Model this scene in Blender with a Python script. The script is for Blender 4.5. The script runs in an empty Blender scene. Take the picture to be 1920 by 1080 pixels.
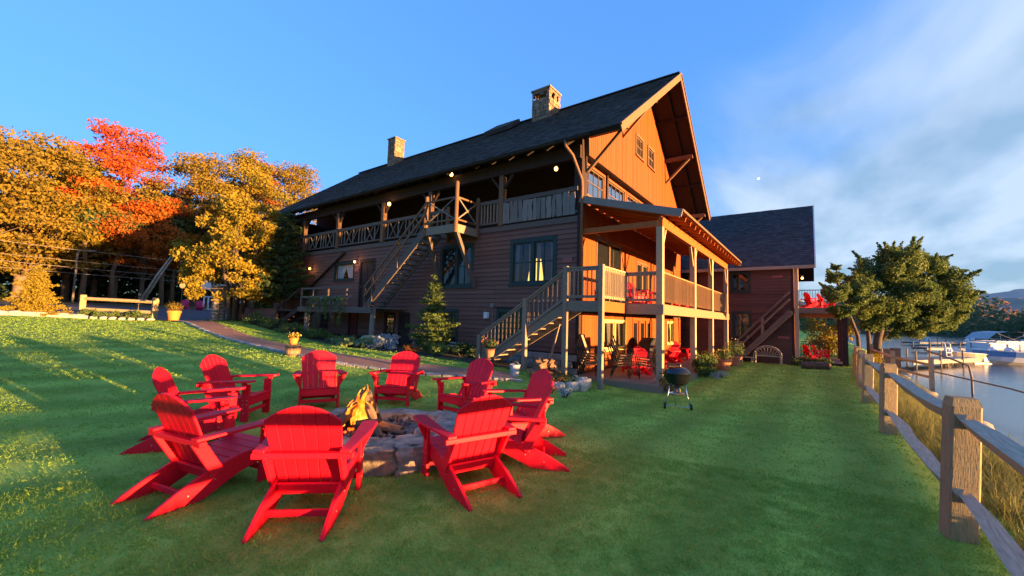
import bpy, bmesh, math, random
import numpy as np
from mathutils import Vector, Matrix, noise as mnoise, Euler

S = bpy.context.scene
COL = S.collection
R = math.radians
PI = math.pi

# ------------------------------------------------------------------ camera, sky, sun, exposure
# axes: x runs along the lodge's gable wall, y along its long wall, z up; the lawn by the chairs is z = 0
CAM = Vector((-12.97, -6.54, 1.6))
YAW, PITCH, ROLL, FPX = R(36.22), R(4.156), R(1.661), 768.8
rx_ = Vector((math.sin(YAW), -math.cos(YAW), 0))             # level right
fh_ = Vector((math.cos(YAW), math.sin(YAW), 0))              # level forward
fwd = fh_ * math.cos(PITCH) + Vector((0, 0, 1)) * math.sin(PITCH)
upv = -fh_ * math.sin(PITCH) + Vector((0, 0, 1)) * math.cos(PITCH)
cr = rx_ * math.cos(ROLL) + upv * math.sin(ROLL)
cu = -rx_ * math.sin(ROLL) + upv * math.cos(ROLL)
cd = bpy.data.cameras.new('camera')
cam = bpy.data.objects.new('camera', cd)
COL.objects.link(cam)
m = Matrix((cr, cu, -fwd)).transposed().to_4x4()
m.translation = CAM
cam.matrix_world = m
cd.sensor_width = 36
cd.lens = FPX / 1920 * 36
cd.clip_start, cd.clip_end = 0.05, 20000
S.camera = cam

SUN_EL, SUN_AZ = R(1.25), R(-84.0)          # azimuth measured from +x towards +y
sdir = Vector((math.cos(SUN_EL) * math.cos(SUN_AZ), math.cos(SUN_EL) * math.sin(SUN_AZ), math.sin(SUN_EL)))
sl = bpy.data.lights.new('sun', 'SUN')
sl.energy, sl.angle, sl.color = 2.0, R(0.6), (1.0, 0.54, 0.19)
sun = bpy.data.objects.new('sun', sl)
COL.objects.link(sun)
sun.rotation_euler = sdir.to_track_quat('Z', 'Y').to_euler()

W = bpy.data.worlds.new('World')
S.world = W
W.use_nodes = True
nt = W.node_tree
nt.nodes.clear()
def wn(t, **k):
    n = nt.nodes.new(t)
    for a, b in k.items(): setattr(n, a, b)
    return n
sky = wn('ShaderNodeTexSky', sky_type='NISHITA', sun_disc=False)
sky.sun_elevation = SUN_EL
sky.sun_rotation = math.atan2(sdir.x, sdir.y)
sky.air_density, sky.dust_density, sky.ozone_density, sky.altitude = 1.0, 1.0, 3.0, 0
gm = wn('ShaderNodeGamma'); gm.inputs['Gamma'].default_value = 0.46
nt.links.new(sky.outputs[0], gm.inputs['Color'])
hsv = wn('ShaderNodeMixRGB', blend_type='MULTIPLY'); hsv.inputs[0].default_value = 1
hsv.inputs[2].default_value = (0.198, 0.395, 0.735, 1)
nt.links.new(gm.outputs[0], hsv.inputs[1])
# the glow round the low sun keeps the sky model's own brightness
sub = wn('ShaderNodeMixRGB', blend_type='SUBTRACT', use_clamp=False); sub.inputs[0].default_value = 1; sub.inputs[2].default_value = (1.3, 1.3, 1.3, 1)
nt.links.new(sky.outputs[0], sub.inputs[1])
lt = wn('ShaderNodeMixRGB', blend_type='LIGHTEN'); lt.inputs[0].default_value = 1; lt.inputs[2].default_value = (0, 0, 0, 1); nt.links.new(sub.outputs[0], lt.inputs[1])
addg = wn('ShaderNodeMixRGB', blend_type='ADD'); addg.inputs[0].default_value = 1; nt.links.new(hsv.outputs[0], addg.inputs[1]); nt.links.new(lt.outputs[0], addg.inputs[2])
hsv = addg
tc = wn('ShaderNodeTexCoord')
# thin evening cloud: streaky noise, thicker towards the lake side (+x, -y) and near the horizon
sep = wn('ShaderNodeSeparateXYZ'); nt.links.new(tc.outputs['Generated'], sep.inputs[0])
def wmath(op, a, b=None, clamp=False):
    n = wn('ShaderNodeMath', operation=op); n.use_clamp = clamp
    for i, x in enumerate((a, b)):
        if x is None: continue
        if isinstance(x, (int, float)): n.inputs[i].default_value = x
        else: nt.links.new(x, n.inputs[i])
    return n.outputs[0]
zc = wmath('ADD', wmath('MAXIMUM', sep.outputs[2], 0.0), 0.13)
comb = wn('ShaderNodeCombineXYZ')
nt.links.new(wmath('DIVIDE', sep.outputs[0], zc), comb.inputs[0])
nt.links.new(wmath('DIVIDE', sep.outputs[1], zc), comb.inputs[1])
mp = wn('ShaderNodeMapping'); mp.inputs['Rotation'].default_value = (0, 0, R(25)); mp.inputs['Scale'].default_value = (0.42, 0.95, 1)
nt.links.new(comb.outputs[0], mp.inputs[0])
nz = wn('ShaderNodeTexNoise'); nz.inputs['Scale'].default_value = 1.1; nz.inputs['Detail'].default_value = 7; nz.inputs['Roughness'].default_value = 0.56; nz.inputs['Distortion'].default_value = 0.5
nt.links.new(mp.outputs[0], nz.inputs['Vector'])
bias = wmath('MULTIPLY', wmath('ADD', wmath('SUBTRACT', wmath('MULTIPLY', sep.outputs[0], 0.55), wmath('MULTIPLY', sep.outputs[1], 1.0)), -0.16), 0.62)
low = wmath('MULTIPLY', wmath('SUBTRACT', 0.45, sep.outputs[2]), 0.55)
cl = wmath('ADD', wmath('ADD', nz.outputs['Fac'], bias), low)
mr = wn('ShaderNodeMapRange'); mr.inputs['From Min'].default_value = 0.5; mr.inputs['From Max'].default_value = 0.86
mr.inputs['To Min'].default_value = 0; mr.inputs['To Max'].default_value = 0.8; mr.interpolation_type = 'SMOOTHSTEP'
nt.links.new(cl, mr.inputs['Value'])
cm = wn('ShaderNodeMixRGB'); cnz = wn('ShaderNodeTexNoise'); cnz.inputs['Scale'].default_value = 2.3; cnz.inputs['Detail'].default_value = 4
nt.links.new(mp.outputs[0], cnz.inputs['Vector'])
ccr = wn('ShaderNodeValToRGB'); ccr.color_ramp.elements[0].position = .38; ccr.color_ramp.elements[0].color = (.19, .28, .355, 1); ccr.color_ramp.elements[1].position = .62; ccr.color_ramp.elements[1].color = (.38, .45, .53, 1)
nt.links.new(cnz.outputs['Fac'], ccr.inputs[0]); nt.links.new(ccr.outputs[0], cm.inputs[2])
nt.links.new(mr.outputs[0], cm.inputs[0]); nt.links.new(hsv.outputs[0], cm.inputs[1])
bg = wn('ShaderNodeBackground'); bg.inputs['Strength'].default_value = 0.15
nt.links.new(cm.outputs[0], bg.inputs['Color'])
wo = wn('ShaderNodeOutputWorld'); nt.links.new(bg.outputs[0], wo.inputs['Surface'])
S.view_settings.view_transform = 'Standard'
S.view_settings.look = 'None'
S.view_settings.exposure = 3.68
S.view_settings.gamma = 1
S.view_settings.use_curve_mapping = False
S.cycles.max_bounces = 6
S.cycles.transparent_max_bounces = 12
S.cycles.use_denoising = True

# ------------------------------------------------------------------ mesh builder
rng = random.Random(7)
class MB:
    def __init__(s): s.v, s.f, s.uv = [], [], []
    def face(s, idx, uv=None):
        s.f.append(tuple(idx))
        if uv is None: uv = [(s.v[i][0] + 0.37 * s.v[i][2], s.v[i][1] + 0.61 * s.v[i][2]) for i in idx]
        s.uv.extend(uv)
    def quad(s, a, b, c, d, uv=None):
        n = len(s.v); s.v += [tuple(a), tuple(b), tuple(c), tuple(d)]
        s.face((n, n + 1, n + 2, n + 3), uv)
    def hexa(s, P, L=1.0):
        # P: 8 points, 0-3 start ring, 4-7 end ring; uv u along the bar
        n = len(s.v); s.v += [tuple(p) for p in P]
        o, q = rng.random() * 20, rng.random() * 20
        w = [(Vector(P[i]) - Vector(P[(i + 1) % 4])).length for i in range(4)]
        acc = 0
        for i in range(4):
            j = (i + 1) % 4
            s.face((n + i, n + j, n + 4 + j, n + 4 + i), [(o, q + acc), (o, q + acc + w[i]), (o + L, q + acc + w[i]), (o + L, q + acc)])
            acc += w[i]
        s.face((n + 3, n + 2, n + 1, n), [(o, q), (o + .02, q), (o + .02, q + w[0]), (o, q + w[0])])
        s.face((n + 4, n + 5, n + 6, n + 7), [(o, q), (o + .02, q), (o + .02, q + w[0]), (o, q + w[0])])
    def bar(s, p, q, w, h, up=(0, 0, 1), w2=None, h2=None):
        p, q, up = Vector(p), Vector(q), Vector(up)
        d = q - p; L = d.length
        if L < 1e-6: return s
        d /= L
        side = d.cross(up)
        if side.length < 1e-4: side = d.cross(Vector((0, 1, 0)))
        side.normalize(); u = side.cross(d)
        P = []
        for c, ww, hh in ((p, w, h), (q, w2 or w, h2 or h)):
            P += [c - side * ww / 2 - u * hh / 2, c + side * ww / 2 - u * hh / 2, c + side * ww / 2 + u * hh / 2, c - side * ww / 2 + u * hh / 2]
        s.hexa(P, L)
        return s
    def box(s, x0, x1, y0, y1, z0, z1):
        d = (abs(x1 - x0), abs(y1 - y0), abs(z1 - z0))
        cx, cy, cz = (x0 + x1) / 2, (y0 + y1) / 2, (z0 + z1) / 2
        k = d.index(max(d))
        if k == 0: s.bar((x0, cy, cz), (x1, cy, cz), d[1], d[2])
        elif k == 1: s.bar((cx, y0, cz), (cx, y1, cz), d[0], d[2])
        else: s.bar((cx, cy, z0), (cx, cy, z1), d[0], d[1], up=(0, 1, 0))
        return s
    def prism(s, poly, off):
        # poly: list of 3d points (planar), extruded by vector off
        n = len(s.v); k = len(poly); off = Vector(off)
        s.v += [tuple(p) for p in poly] + [tuple(Vector(p) + off) for p in poly]
        s.face(range(n + k - 1, n - 1, -1)); s.face(range(n + k, n + 2 * k))
        for i in range(k):
            j = (i + 1) % k
            s.face((n + i, n + j, n + k + j, n + k + i))
        return s
    def tube(s, pts, rad, n=8, cap=True):
        pts = [Vector(p) for p in pts]
        if isinstance(rad, (int, float)): rad = [rad] * len(pts)
        base = len(s.v); prev = None; acc = 0; rows = []
        for i, p in enumerate(pts):
            t = (pts[min(i + 1, len(pts) - 1)] - pts[max(i - 1, 0)])
            if t.length < 1e-9: t = Vector((0, 0, 1))
            t.normalize()
            if prev is None:
                a = t.orthogonal().normalized()
            else:
                a = (prev - t * prev.dot(t))
                a = a.normalized() if a.length > 1e-6 else t.orthogonal().normalized()
            prev = a; b = t.cross(a)
            if i: acc += (p - pts[i - 1]).length
            rows.append(acc)
            for k in range(n):
                g = 2 * PI * k / n
                s.v.append(tuple(p + (a * math.cos(g) + b * math.sin(g)) * rad[i]))
        for i in range(len(pts) - 1):
            for k in range(n):
                j = (k + 1) % n
                c = 2 * PI * rad[i] / n
                s.face((base + i * n + k, base + i * n + j, base + (i + 1) * n + j, base + (i + 1) * n + k),
                       [(rows[i], k * c), (rows[i], k * c + c), (rows[i + 1], k * c + c), (rows[i + 1], k * c)])
        if cap:
            s.face([base + k for k in range(n - 1, -1, -1)]); e = base + (len(pts) - 1) * n
            s.face([e + k for k in range(n)])
        return s
    def lathe(s, prof, c=(0, 0, 0), n=20):
        base = len(s.v); c = Vector(c)
        for r, z in prof:
            for k in range(n):
                g = 2 * PI * k / n
                s.v.append((c.x + r * math.cos(g), c.y + r * math.sin(g), c.z + z))
        for i in range(len(prof) - 1):
            for k in range(n):
                j = (k + 1) % n
                s.face((base + i * n + k, base + i * n + j, base + (i + 1) * n + j, base + (i + 1) * n + k))
        return s
    def blob(s, c, rad, seed=0, rough=0.25, sub=3, square=0.0, freq=1.3, flat=None):
        bm = bmesh.new(); bmesh.ops.create_icosphere(bm, subdivisions=sub, radius=1)
        o = Vector((seed * 7.13, seed * 3.7, seed * 1.9)); n = len(s.v); c = Vector(c)
        for v in bm.verts:
            p = v.co.copy()
            if square:
                q = Vector([math.copysign(abs(a) ** (1 - square), a) for a in p]); p = q
            d = 1 + rough * mnoise.noise(p * freq + o) + rough * .4 * mnoise.noise(p * freq * 3.1 + o)
            p = Vector((p.x * rad[0] * d, p.y * rad[1] * d, p.z * rad[2] * d))
            if flat is not None and p.z > flat: p.z = flat + (p.z - flat) * .12
            s.v.append(tuple(c + p))
        for f in bm.faces: s.face([n + v.index for v in f.verts])
        bm.free(); return s
    def mesh(s, name, mat, smooth=False, bevel=0.0):
        me = bpy.data.meshes.new(name)
        me.from_pydata(s.v, [], s.f)
        uvl = me.uv_layers.new(name='UVMap')
        uvl.data.foreach_set('uv', np.array(s.uv, dtype=np.float32).ravel())
        if bevel:
            bm = bmesh.new(); bm.from_mesh(me)
            bmesh.ops.bevel(bm, geom=[e for e in bm.edges], offset=bevel, segments=1, affect='EDGES', clamp_overlap=True)
            bm.to_mesh(me); bm.free()
        if mat: me.materials.append(mat)
        if smooth:
            me.polygons.foreach_set('use_smooth', [True] * len(me.polygons))
        me.update()
        return me
    def build(s, name, mat, parent=None, smooth=False, bevel=0.0, **tags):
        return link(name, s.mesh(name, mat, smooth, bevel), parent, **tags)

def link(name, me, parent=None, loc=None, rot=None, scale=None, **tags):
    o = bpy.data.objects.new(name, me)
    COL.objects.link(o)
    if parent is not None: o.parent = parent
    if loc is not None: o.location = loc
    if rot is not None: o.rotation_euler = rot
    if scale is not None: o.scale = scale if not isinstance(scale, (int, float)) else (scale,) * 3
    tag(o, **tags)
    return o
def tag(o, label=None, cat=None, group=None, kind=None):
    if label: o['label'] = label
    if cat: o['category'] = cat
    if group: o['group'] = group
    if kind: o['kind'] = kind
    return o
def thing(name, label, cat, loc=(0, 0, 0), rotz=0, group=None, scale=1):
    return link(name, None, None, loc, (0, 0, rotz), scale, label=label, cat=cat, group=group)
CHILD = {}
def kids(o):
    return [c for c in bpy.data.objects if c.parent == o]
def snapshot(o):
    return [(c, [(d, None) for d in kids(c)]) for c in kids(o)]
def dup(root, tree, loc, rotz, label, group=None, scale=None):
    r = root.copy(); COL.objects.link(r); r.location = loc; r.rotation_euler = (0, 0, rotz); r['label'] = label
    if group: r['group'] = group
    if scale: r.scale = (scale,) * 3
    for c, sub in tree:
        k = c.copy(); COL.objects.link(k); k.parent = r
        for d, _ in sub:
            e = d.copy(); COL.objects.link(e); e.parent = k
    return r

# ------------------------------------------------------------------ materials
MATS = {}
def mat(name, c1, c2=None, scale=6.0, rough=0.7, bump=0.0, bscale=None, stretch=(1, 1, 1), uv=False, spec=0.3,
        island=0.0, detail=5, metal=0.0, trans=0.0, c3=None):
    M = bpy.data.materials.new(name); M.use_nodes = True
    t = M.node_tree; b = t.nodes['Principled BSDF']
    N, Lk = t.nodes.new, t.links.new
    b.inputs['Roughness'].default_value = rough
    b.inputs['Specular IOR Level'].default_value = spec
    b.inputs['Metallic'].default_value = metal
    c2 = c2 or tuple(x * 0.75 for x in c1)
    co = N('ShaderNodeTexCoord'); mpn = N('ShaderNodeMapping')
    Lk(co.outputs['UV' if uv else 'Object'], mpn.inputs[0]); mpn.inputs['Scale'].default_value = stretch
    nz = N('ShaderNodeTexNoise'); nz.inputs['Scale'].default_value = scale; nz.inputs['Detail'].default_value = detail; nz.inputs['Roughness'].default_value = .62
    Lk(mpn.outputs[0], nz.inputs['Vector'])
    rp = N('ShaderNodeValToRGB')
    rp.color_ramp.elements[0].position = .33; rp.color_ramp.elements[1].position = .68
    rp.color_ramp.elements[0].color = (*c2, 1); rp.color_ramp.elements[1].color = (*c1, 1)
    if c3:
        e = rp.color_ramp.elements.new(.5); e.color = (*c3, 1)
    Lk(nz.outputs['Fac'], rp.inputs[0])
    out = rp.outputs[0]
    if island:
        ge = N('ShaderNodeNewGeometry'); oi = N('ShaderNodeObjectInfo')
        ad = N('ShaderNodeMath'); ad.operation = 'ADD'; Lk(ge.outputs['Random Per Island'], ad.inputs[0]); Lk(oi.outputs['Random'], ad.inputs[1])
        fr = N('ShaderNodeMath'); fr.operation = 'FRACT'; Lk(ad.outputs[0], fr.inputs[0])
        mr = N('ShaderNodeMapRange'); mr.inputs['To Min'].default_value = 1 - island; mr.inputs['To Max'].default_value = 1 + island
        Lk(fr.outputs[0], mr.inputs['Value'])
        mx = N('ShaderNodeMixRGB'); mx.blend_type = 'MULTIPLY'; mx.inputs[0].default_value = 1
        Lk(out, mx.inputs[1]); Lk(mr.outputs[0], mx.inputs[2]); out = mx.outputs[0]
    Lk(out, b.inputs['Base Color'])
    if bump:
        bn = N('ShaderNodeTexNoise'); bn.inputs['Scale'].default_value = bscale or scale * 2.5; bn.inputs['Detail'].default_value = 6
        Lk(mpn.outputs[0], bn.inputs['Vector'])
        bp = N('ShaderNodeBump'); bp.inputs['Strength'].default_value = bump; bp.inputs['Distance'].default_value = .03
        Lk(bn.outputs['Fac'], bp.inputs['Height']); Lk(bp.outputs[0], b.inputs['Normal'])
    if trans:
        tr = N('ShaderNodeBsdfTranslucent'); Lk(out, tr.inputs['Color'])
        ms = N('ShaderNodeMixShader'); ms.inputs[0].default_value = trans
        o = t.nodes['Material Output']
        Lk(b.outputs[0], ms.inputs[1]); Lk(tr.outputs[0], ms.inputs[2]); Lk(ms.outputs[0], o.inputs['Surface'])
    MATS[name] = M
    return M
def emit(name, c, s):
    M = bpy.data.materials.new(name); M.use_nodes = True
    b = M.node_tree.nodes['Principled BSDF']
    b.inputs['Base Color'].default_value = (*c, 1); b.inputs['Emission Color'].default_value = (*c, 1); b.inputs['Emission Strength'].default_value = s
    return M
def wood(name, c1, c2, rough=.75, bump=.25, island=.18, c3=None):
    return mat(name, c1, c2, scale=5, rough=rough, bump=bump, bscale=14, stretch=(1.2, 14, 1), uv=True, spec=.25, island=island, c3=c3)
def leafmat(name, cols, rough=.6, trans=.35):
    # colour by leaf (random per island), plus broad noise over the crown
    M = bpy.data.materials.new(name); M.use_nodes = True
    t = M.node_tree; b = t.nodes['Principled BSDF']; N, Lk = t.nodes.new, t.links.new
    b.inputs['Roughness'].default_value = rough; b.inputs['Specular IOR Level'].default_value = .2
    ge = N('ShaderNodeNewGeometry'); co = N('ShaderNodeTexCoord')
    nz = N('ShaderNodeTexNoise'); nz.inputs['Scale'].default_value = .55; nz.inputs['Detail'].default_value = 3
    Lk(co.outputs['Object'], nz.inputs['Vector'])
    a = N('ShaderNodeMath'); a.operation = 'MULTIPLY'; a.inputs[1].default_value = .42; Lk(ge.outputs['Random Per Island'], a.inputs[0])
    mr = N('ShaderNodeMapRange'); mr.inputs['From Min'].default_value = .3; mr.inputs['From Max'].default_value = .7; mr.inputs['To Max'].default_value = .58
    Lk(nz.outputs['Fac'], mr.inputs['Value'])
    s = N('ShaderNodeMath'); s.operation = 'ADD'; Lk(a.outputs[0], s.inputs[0]); Lk(mr.outputs[0], s.inputs[1])
    rp = N('ShaderNodeValToRGB'); el = rp.color_ramp.elements
    el[0].color = (*cols[0], 1); el[1].color = (*cols[-1], 1)
    for i, c in enumerate(cols[1:-1]):
        e = el.new((i + 1) / (len(cols) - 1)); e.color = (*c, 1)
    Lk(s.outputs[0], rp.inputs[0]); Lk(rp.outputs[0], b.inputs['Base Color'])
    tr = N('ShaderNodeBsdfTranslucent'); Lk(rp.outputs[0], tr.inputs['Color'])
    ms = N('ShaderNodeMixShader'); ms.inputs[0].default_value = trans
    Lk(b.outputs[0], ms.inputs[1]); Lk(tr.outputs[0], ms.inputs[2]); Lk(ms.outputs[0], t.nodes['Material Output'].inputs['Surface'])
    return M
def glassmat(name, tint=(.02, .025, .03), op=.6, rough=.03, refl=.05):
    M = bpy.data.materials.new(name); M.use_nodes = True
    t = M.node_tree; t.nodes.remove(t.nodes['Principled BSDF']); N, Lk = t.nodes.new, t.links.new
    g = N('ShaderNodeBsdfGlossy'); g.inputs['Roughness'].default_value = rough
    tr = N('ShaderNodeBsdfTransparent'); df = N('ShaderNodeBsdfDiffuse'); df.inputs[0].default_value = (*tint, 1)
    m0 = N('ShaderNodeMixShader'); m0.inputs[0].default_value = op; Lk(tr.outputs[0], m0.inputs[1]); Lk(df.outputs[0], m0.inputs[2])
    lw_ = N('ShaderNodeLayerWeight'); lw_.inputs[0].default_value = .5
    pw_ = N('ShaderNodeMath'); pw_.operation = 'POWER'; pw_.inputs[1].default_value = 3.0; Lk(lw_.outputs['Facing'], pw_.inputs[0])
    fr = N('ShaderNodeMath'); fr.operation = 'MULTIPLY_ADD'; fr.inputs[1].default_value = .8; fr.inputs[2].default_value = refl; Lk(pw_.outputs[0], fr.inputs[0])
    m1 = N('ShaderNodeMixShader'); Lk(fr.outputs[0], m1.inputs[0]); Lk(m0.outputs[0], m1.inputs[1]); Lk(g.outputs[0], m1.inputs[2])
    Lk(m1.outputs[0], t.nodes['Material Output'].inputs['Surface'])
    return M

m_red = mat('red_plastic', (.78, .008, .028), (.64, .006, .02), scale=3, rough=.5, bump=.06, bscale=60, spec=.22, island=.06, stretch=(1, 1, 1))
m_pink = mat('pink_plastic', (.62, .03, .12), (.5, .02, .09), scale=3, rough=.5)
m_screw = mat('steel_screw', (.6, .6, .6), metal=.6, rough=.35)
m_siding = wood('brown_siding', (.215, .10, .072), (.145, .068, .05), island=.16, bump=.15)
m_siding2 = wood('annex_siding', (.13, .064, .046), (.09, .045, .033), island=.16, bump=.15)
m_gutter = mat('dull_gutter', (.05, .038, .03), rough=1, spec=0)
m_sidingdark = wood('dark_brown_wood', (.055, .030, .024), (.035, .02, .017), island=.15)
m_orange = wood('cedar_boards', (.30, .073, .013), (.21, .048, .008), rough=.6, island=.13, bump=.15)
m_trimbrown = wood('weathered_trim', (.21, .115, .062), (.14, .078, .043))
m_green = mat('green_trim_paint', (.018, .042, .036), (.013, .032, .028), rough=.5, scale=4)
m_deck = wood('weathered_deck_wood', (.30, .225, .155), (.195, .145, .10), c3=(.25, .185, .128))
m_greywood = wood('grey_driftwood', (.26, .225, .19), (.14, .12, .10), bump=.4)
m_darkrail = wood('old_dark_timber', (.17, .125, .10), (.1, .075, .06), bump=.4)
m_fascia = wood('weathered_fascia', (.30, .18, .10), (.20, .115, .062))
m_cedarrail = wood('cedar_railing', (.36, .205, .095), (.26, .14, .062))
m_newbeam = wood('new_cedar_beam', (.37, .10, .018), (.28, .072, .013), rough=.6)
m_yellowpost = wood('pine_post', (.54, .40, .24), (.40, .28, .16))
m_fencewood = wood('cedar_fence', (.50, .37, .185), (.32, .23, .115), bump=.8, island=.12, c3=(.42, .305, .15))
m_railgrey = wood('silvered_rail', (.50, .42, .31), (.29, .24, .175), bump=.5)
m_shingle = mat('roof_shingle', (.10, .085, .073), (.058, .05, .044), scale=30, rough=.92, island=.3, bump=.5, bscale=120, spec=.15)
m_shingleblue = mat('blue_grey_shingle', (.078, .08, .083), (.047, .048, .051), scale=30, rough=.92, island=.24, bump=.5, bscale=120, spec=.15)
m_stone = mat('field_stone', (.33, .29, .245), (.17, .155, .14), scale=3.2, rough=.9, bump=.6, bscale=9, island=.2, c3=(.25, .22, .19))
m_chimstone = mat('chimney_stone', (.32, .21, .13), (.17, .115, .075), scale=5, rough=.95, bump=.6, island=.3)
m_mortar = mat('mortar', (.22, .19, .16), rough=.95, scale=20)
m_brick = mat('brick', (.42, .17, .09), (.3, .12, .07), scale=8, rough=.9, bump=.3, island=.3)
m_glass = glassmat('window_glass')
m_glassclear = glassmat('clear_glass', op=.15)
m_glasssky = glassmat('sky_reflecting_glass', op=.1, refl=.42)
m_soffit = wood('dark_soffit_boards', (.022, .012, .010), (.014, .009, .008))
m_dark = mat('dark_interior', (.02, .016, .014), rough=.9)
m_curtain = mat('pale_curtain', (.3, .27, .23), (.2, .18, .15), scale=4, stretch=(1, 1, .1), rough=.9, trans=.3)
m_blind = mat('white_blind', (.6, .6, .6), (.5, .5, .52), scale=4, rough=.9)
m_black = mat('black_metal', (.012, .012, .013), rough=.35, spec=.5)
m_enamel = mat('black_enamel', (.008, .008, .01), rough=.12, spec=.6)
m_chrome = mat('bright_metal', (.75, .75, .76), rough=.25, metal=.9)
m_white = mat('white_paint', (.72, .72, .7), (.62, .62, .6), rough=.5)
m_terra = mat('terracotta', (.52, .2, .1), (.4, .15, .08), scale=5, rough=.85, bump=.15)
m_orangepot = mat('orange_pot', (.75, .24, .05), (.62, .19, .04), rough=.7)
m_bark = mat('tree_bark', (.12, .09, .065), (.06, .045, .035), scale=5, stretch=(3, 3, .5), rough=.95, bump=.7)
m_barkpale = mat('pale_bark', (.2, .14, .095), (.11, .08, .058), scale=5, stretch=(3, 3, .6), rough=.9, bump=.5)
m_birch = mat('birch_bark', (.55, .5, .43), (.25, .22, .19), scale=4, stretch=(1, 1, 4), rough=.85)
m_sling = mat('tan_sling', (.48, .33, .2), (.4, .27, .16), scale=40, rough=.85)
m_log = mat('split_log', (.24, .14, .08), (.14, .08, .045), scale=7, rough=.9, bump=.4, island=.35)
m_char = mat('charred_log', (.10, .07, .055), (.02, .018, .016), scale=6, rough=.9, bump=.6)
m_ash = mat('ash_bed', (.17, .165, .17), (.05, .05, .052), scale=16, rough=.97, bump=.8, bscale=30)
m_water_dark = None

def fl(name): return MATS[name]
exec_order = None

# ------------------------------------------------------------------ terrain
CP = np.array([(-13, -6.5, 0), (-12, -2, 0), (-10, -3, 0), (-9, 0, 0), (-8, -2, 0), (-9.5, 2, .06), (-7, 5.6, .3), (-6, 14.5, .55), (-5, 24, .8),
    (-8, 29, .82), (-11, 27, 1.02), (-15, 20, .95), (-14, 10, .58), (-16, 0, .28), (-18, -8, .15), (0, -2.7, -.52), (4.5, -2.7, -.47), (8, -2.7, -.47),
    (12, -3, -.49), (14.5, -6, -.54), (-3.3, -4.1, -.3), (-8.2, -7.4, 0), (-4.3, -7.4, -.02), (-.8, -7.5, -.05), (3, -7.6, -.12), (7, -7.8, -.22), (12.5, -8.1, -.32),
    (-1.9, 1, -.08), (0, 2.5, -.2), (0, 5, .05), (0, 13, .12), (0, 20, .85), (0, 23, 1.0), (-2.8, 20.4, .92), (-4, 0, -.08), (-2.3, -1.1, -.3), (-6, -4, -.14),
    (-20, 30, 1.3), (0, 38, 1.5), (-10, 45, 1.75), (0, 55, 1.9), (-25, 42, 1.8), (15, 57, 1.9), (20, 40, 1.4), (-12, -12, 0), (-16, -16, 0), (0, -12, -.1), (15, -12, -.4),
    (-30, 0, .8), (-30, -20, .3), (40, 60, 2), (-40, 70, 2.4), (30, -9, -.35), (30, 20, 0), (60, 0, -.3), (0, 80, 2.2), (15, 5, -.45), (-3, 8, .22), (-4, 17, .7)], float)
def _tps(r2): return np.where(r2 > 1e-9, r2 * np.log(np.maximum(r2, 1e-9)) * .5, 0)
_n = len(CP)
_K = _tps(((CP[:, None, :2] - CP[None, :, :2]) ** 2).sum(-1)) + np.eye(_n) * 1.5
_P = np.c_[np.ones(_n), CP[:, :2]]
_A = np.block([[_K, _P], [_P.T, np.zeros((3, 3))]])
_w = np.linalg.solve(_A, np.r_[CP[:, 2], 0, 0, 0])
def ground_np(x, y):
    x, y = np.asarray(x, float), np.asarray(y, float)
    sh = x.shape; X = np.c_[x.ravel(), y.ravel()]
    d2 = ((X[:, None, :] - CP[None, :, :2]) ** 2).sum(-1)
    h = _tps(d2) @ _w[:_n] + np.c_[np.ones(len(X)), X] @ _w[_n:]
    far = np.clip((np.hypot(X[:, 0], X[:, 1] - 10) - 60) / 60, 0, 1)
    h = h * (1 - far) + far * np.where(X[:, 1] > 10, 2.2, -.3)
    yb = 8.15 + .05 * np.clip(X[:, 0], 0, 40) + .12 * np.sin(X[:, 0] * .9)
    s = np.clip((-X[:, 1] - yb) / 2.3, 0, 1); s = s * s * (3 - 2 * s)
    h = h * (1 - s) + s * -1.5
    return h.reshape(sh)
def gz(x, y): return float(ground_np(np.array([x]), np.array([y]))[0])

def grid_mesh(name, xs, ys, mt, dz=0.0, **tags):
    X, Y = np.meshgrid(xs, ys); Z = ground_np(X, Y) + dz
    V = np.c_[X.ravel(), Y.ravel(), Z.ravel()]
    nx, ny = len(xs), len(ys)
    idx = np.arange(nx * ny).reshape(ny, nx)
    Fc = np.stack([idx[:-1, :-1], idx[:-1, 1:], idx[1:, 1:], idx[1:, :-1]], -1).reshape(-1, 4)
    me = bpy.data.meshes.new(name); me.from_pydata(V.tolist(), [], Fc.tolist()); me.materials.append(mt)
    me.polygons.foreach_set('use_smooth', [True] * len(me.polygons))
    return link(name, me, **tags)

m_lawn = mat('lawn_soil_and_grass', (.355, .475, .08), (.255, .355, .06), scale=.9, rough=.95, bump=.9, bscale=60, spec=.1, c3=(.31, .42, .07))
_t = m_lawn.node_tree; _b = _t.nodes['Principled BSDF']; _src = _b.inputs['Base Color'].links[0].from_socket
_wv = _t.nodes.new('ShaderNodeTexWave'); _wv.bands_direction = 'Y'; _wv.inputs['Scale'].default_value = .27; _wv.inputs['Distortion'].default_value = 1.2; _wv.inputs['Detail Scale'].default_value = .4
_co = _t.nodes.new('ShaderNodeTexCoord'); _t.links.new(_co.outputs['Object'], _wv.inputs['Vector'])
_hf = _t.nodes.new('ShaderNodeTexNoise'); _hf.inputs['Scale'].default_value = 38; _hf.inputs['Detail'].default_value = 4; _t.links.new(_co.outputs['Object'], _hf.inputs['Vector'])
_ad = _t.nodes.new('ShaderNodeMath'); _ad.operation = 'MULTIPLY_ADD'; _ad.inputs[1].default_value = .36; _ad.inputs[2].default_value = .46; _t.links.new(_wv.outputs['Fac'], _ad.inputs[0])
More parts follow.
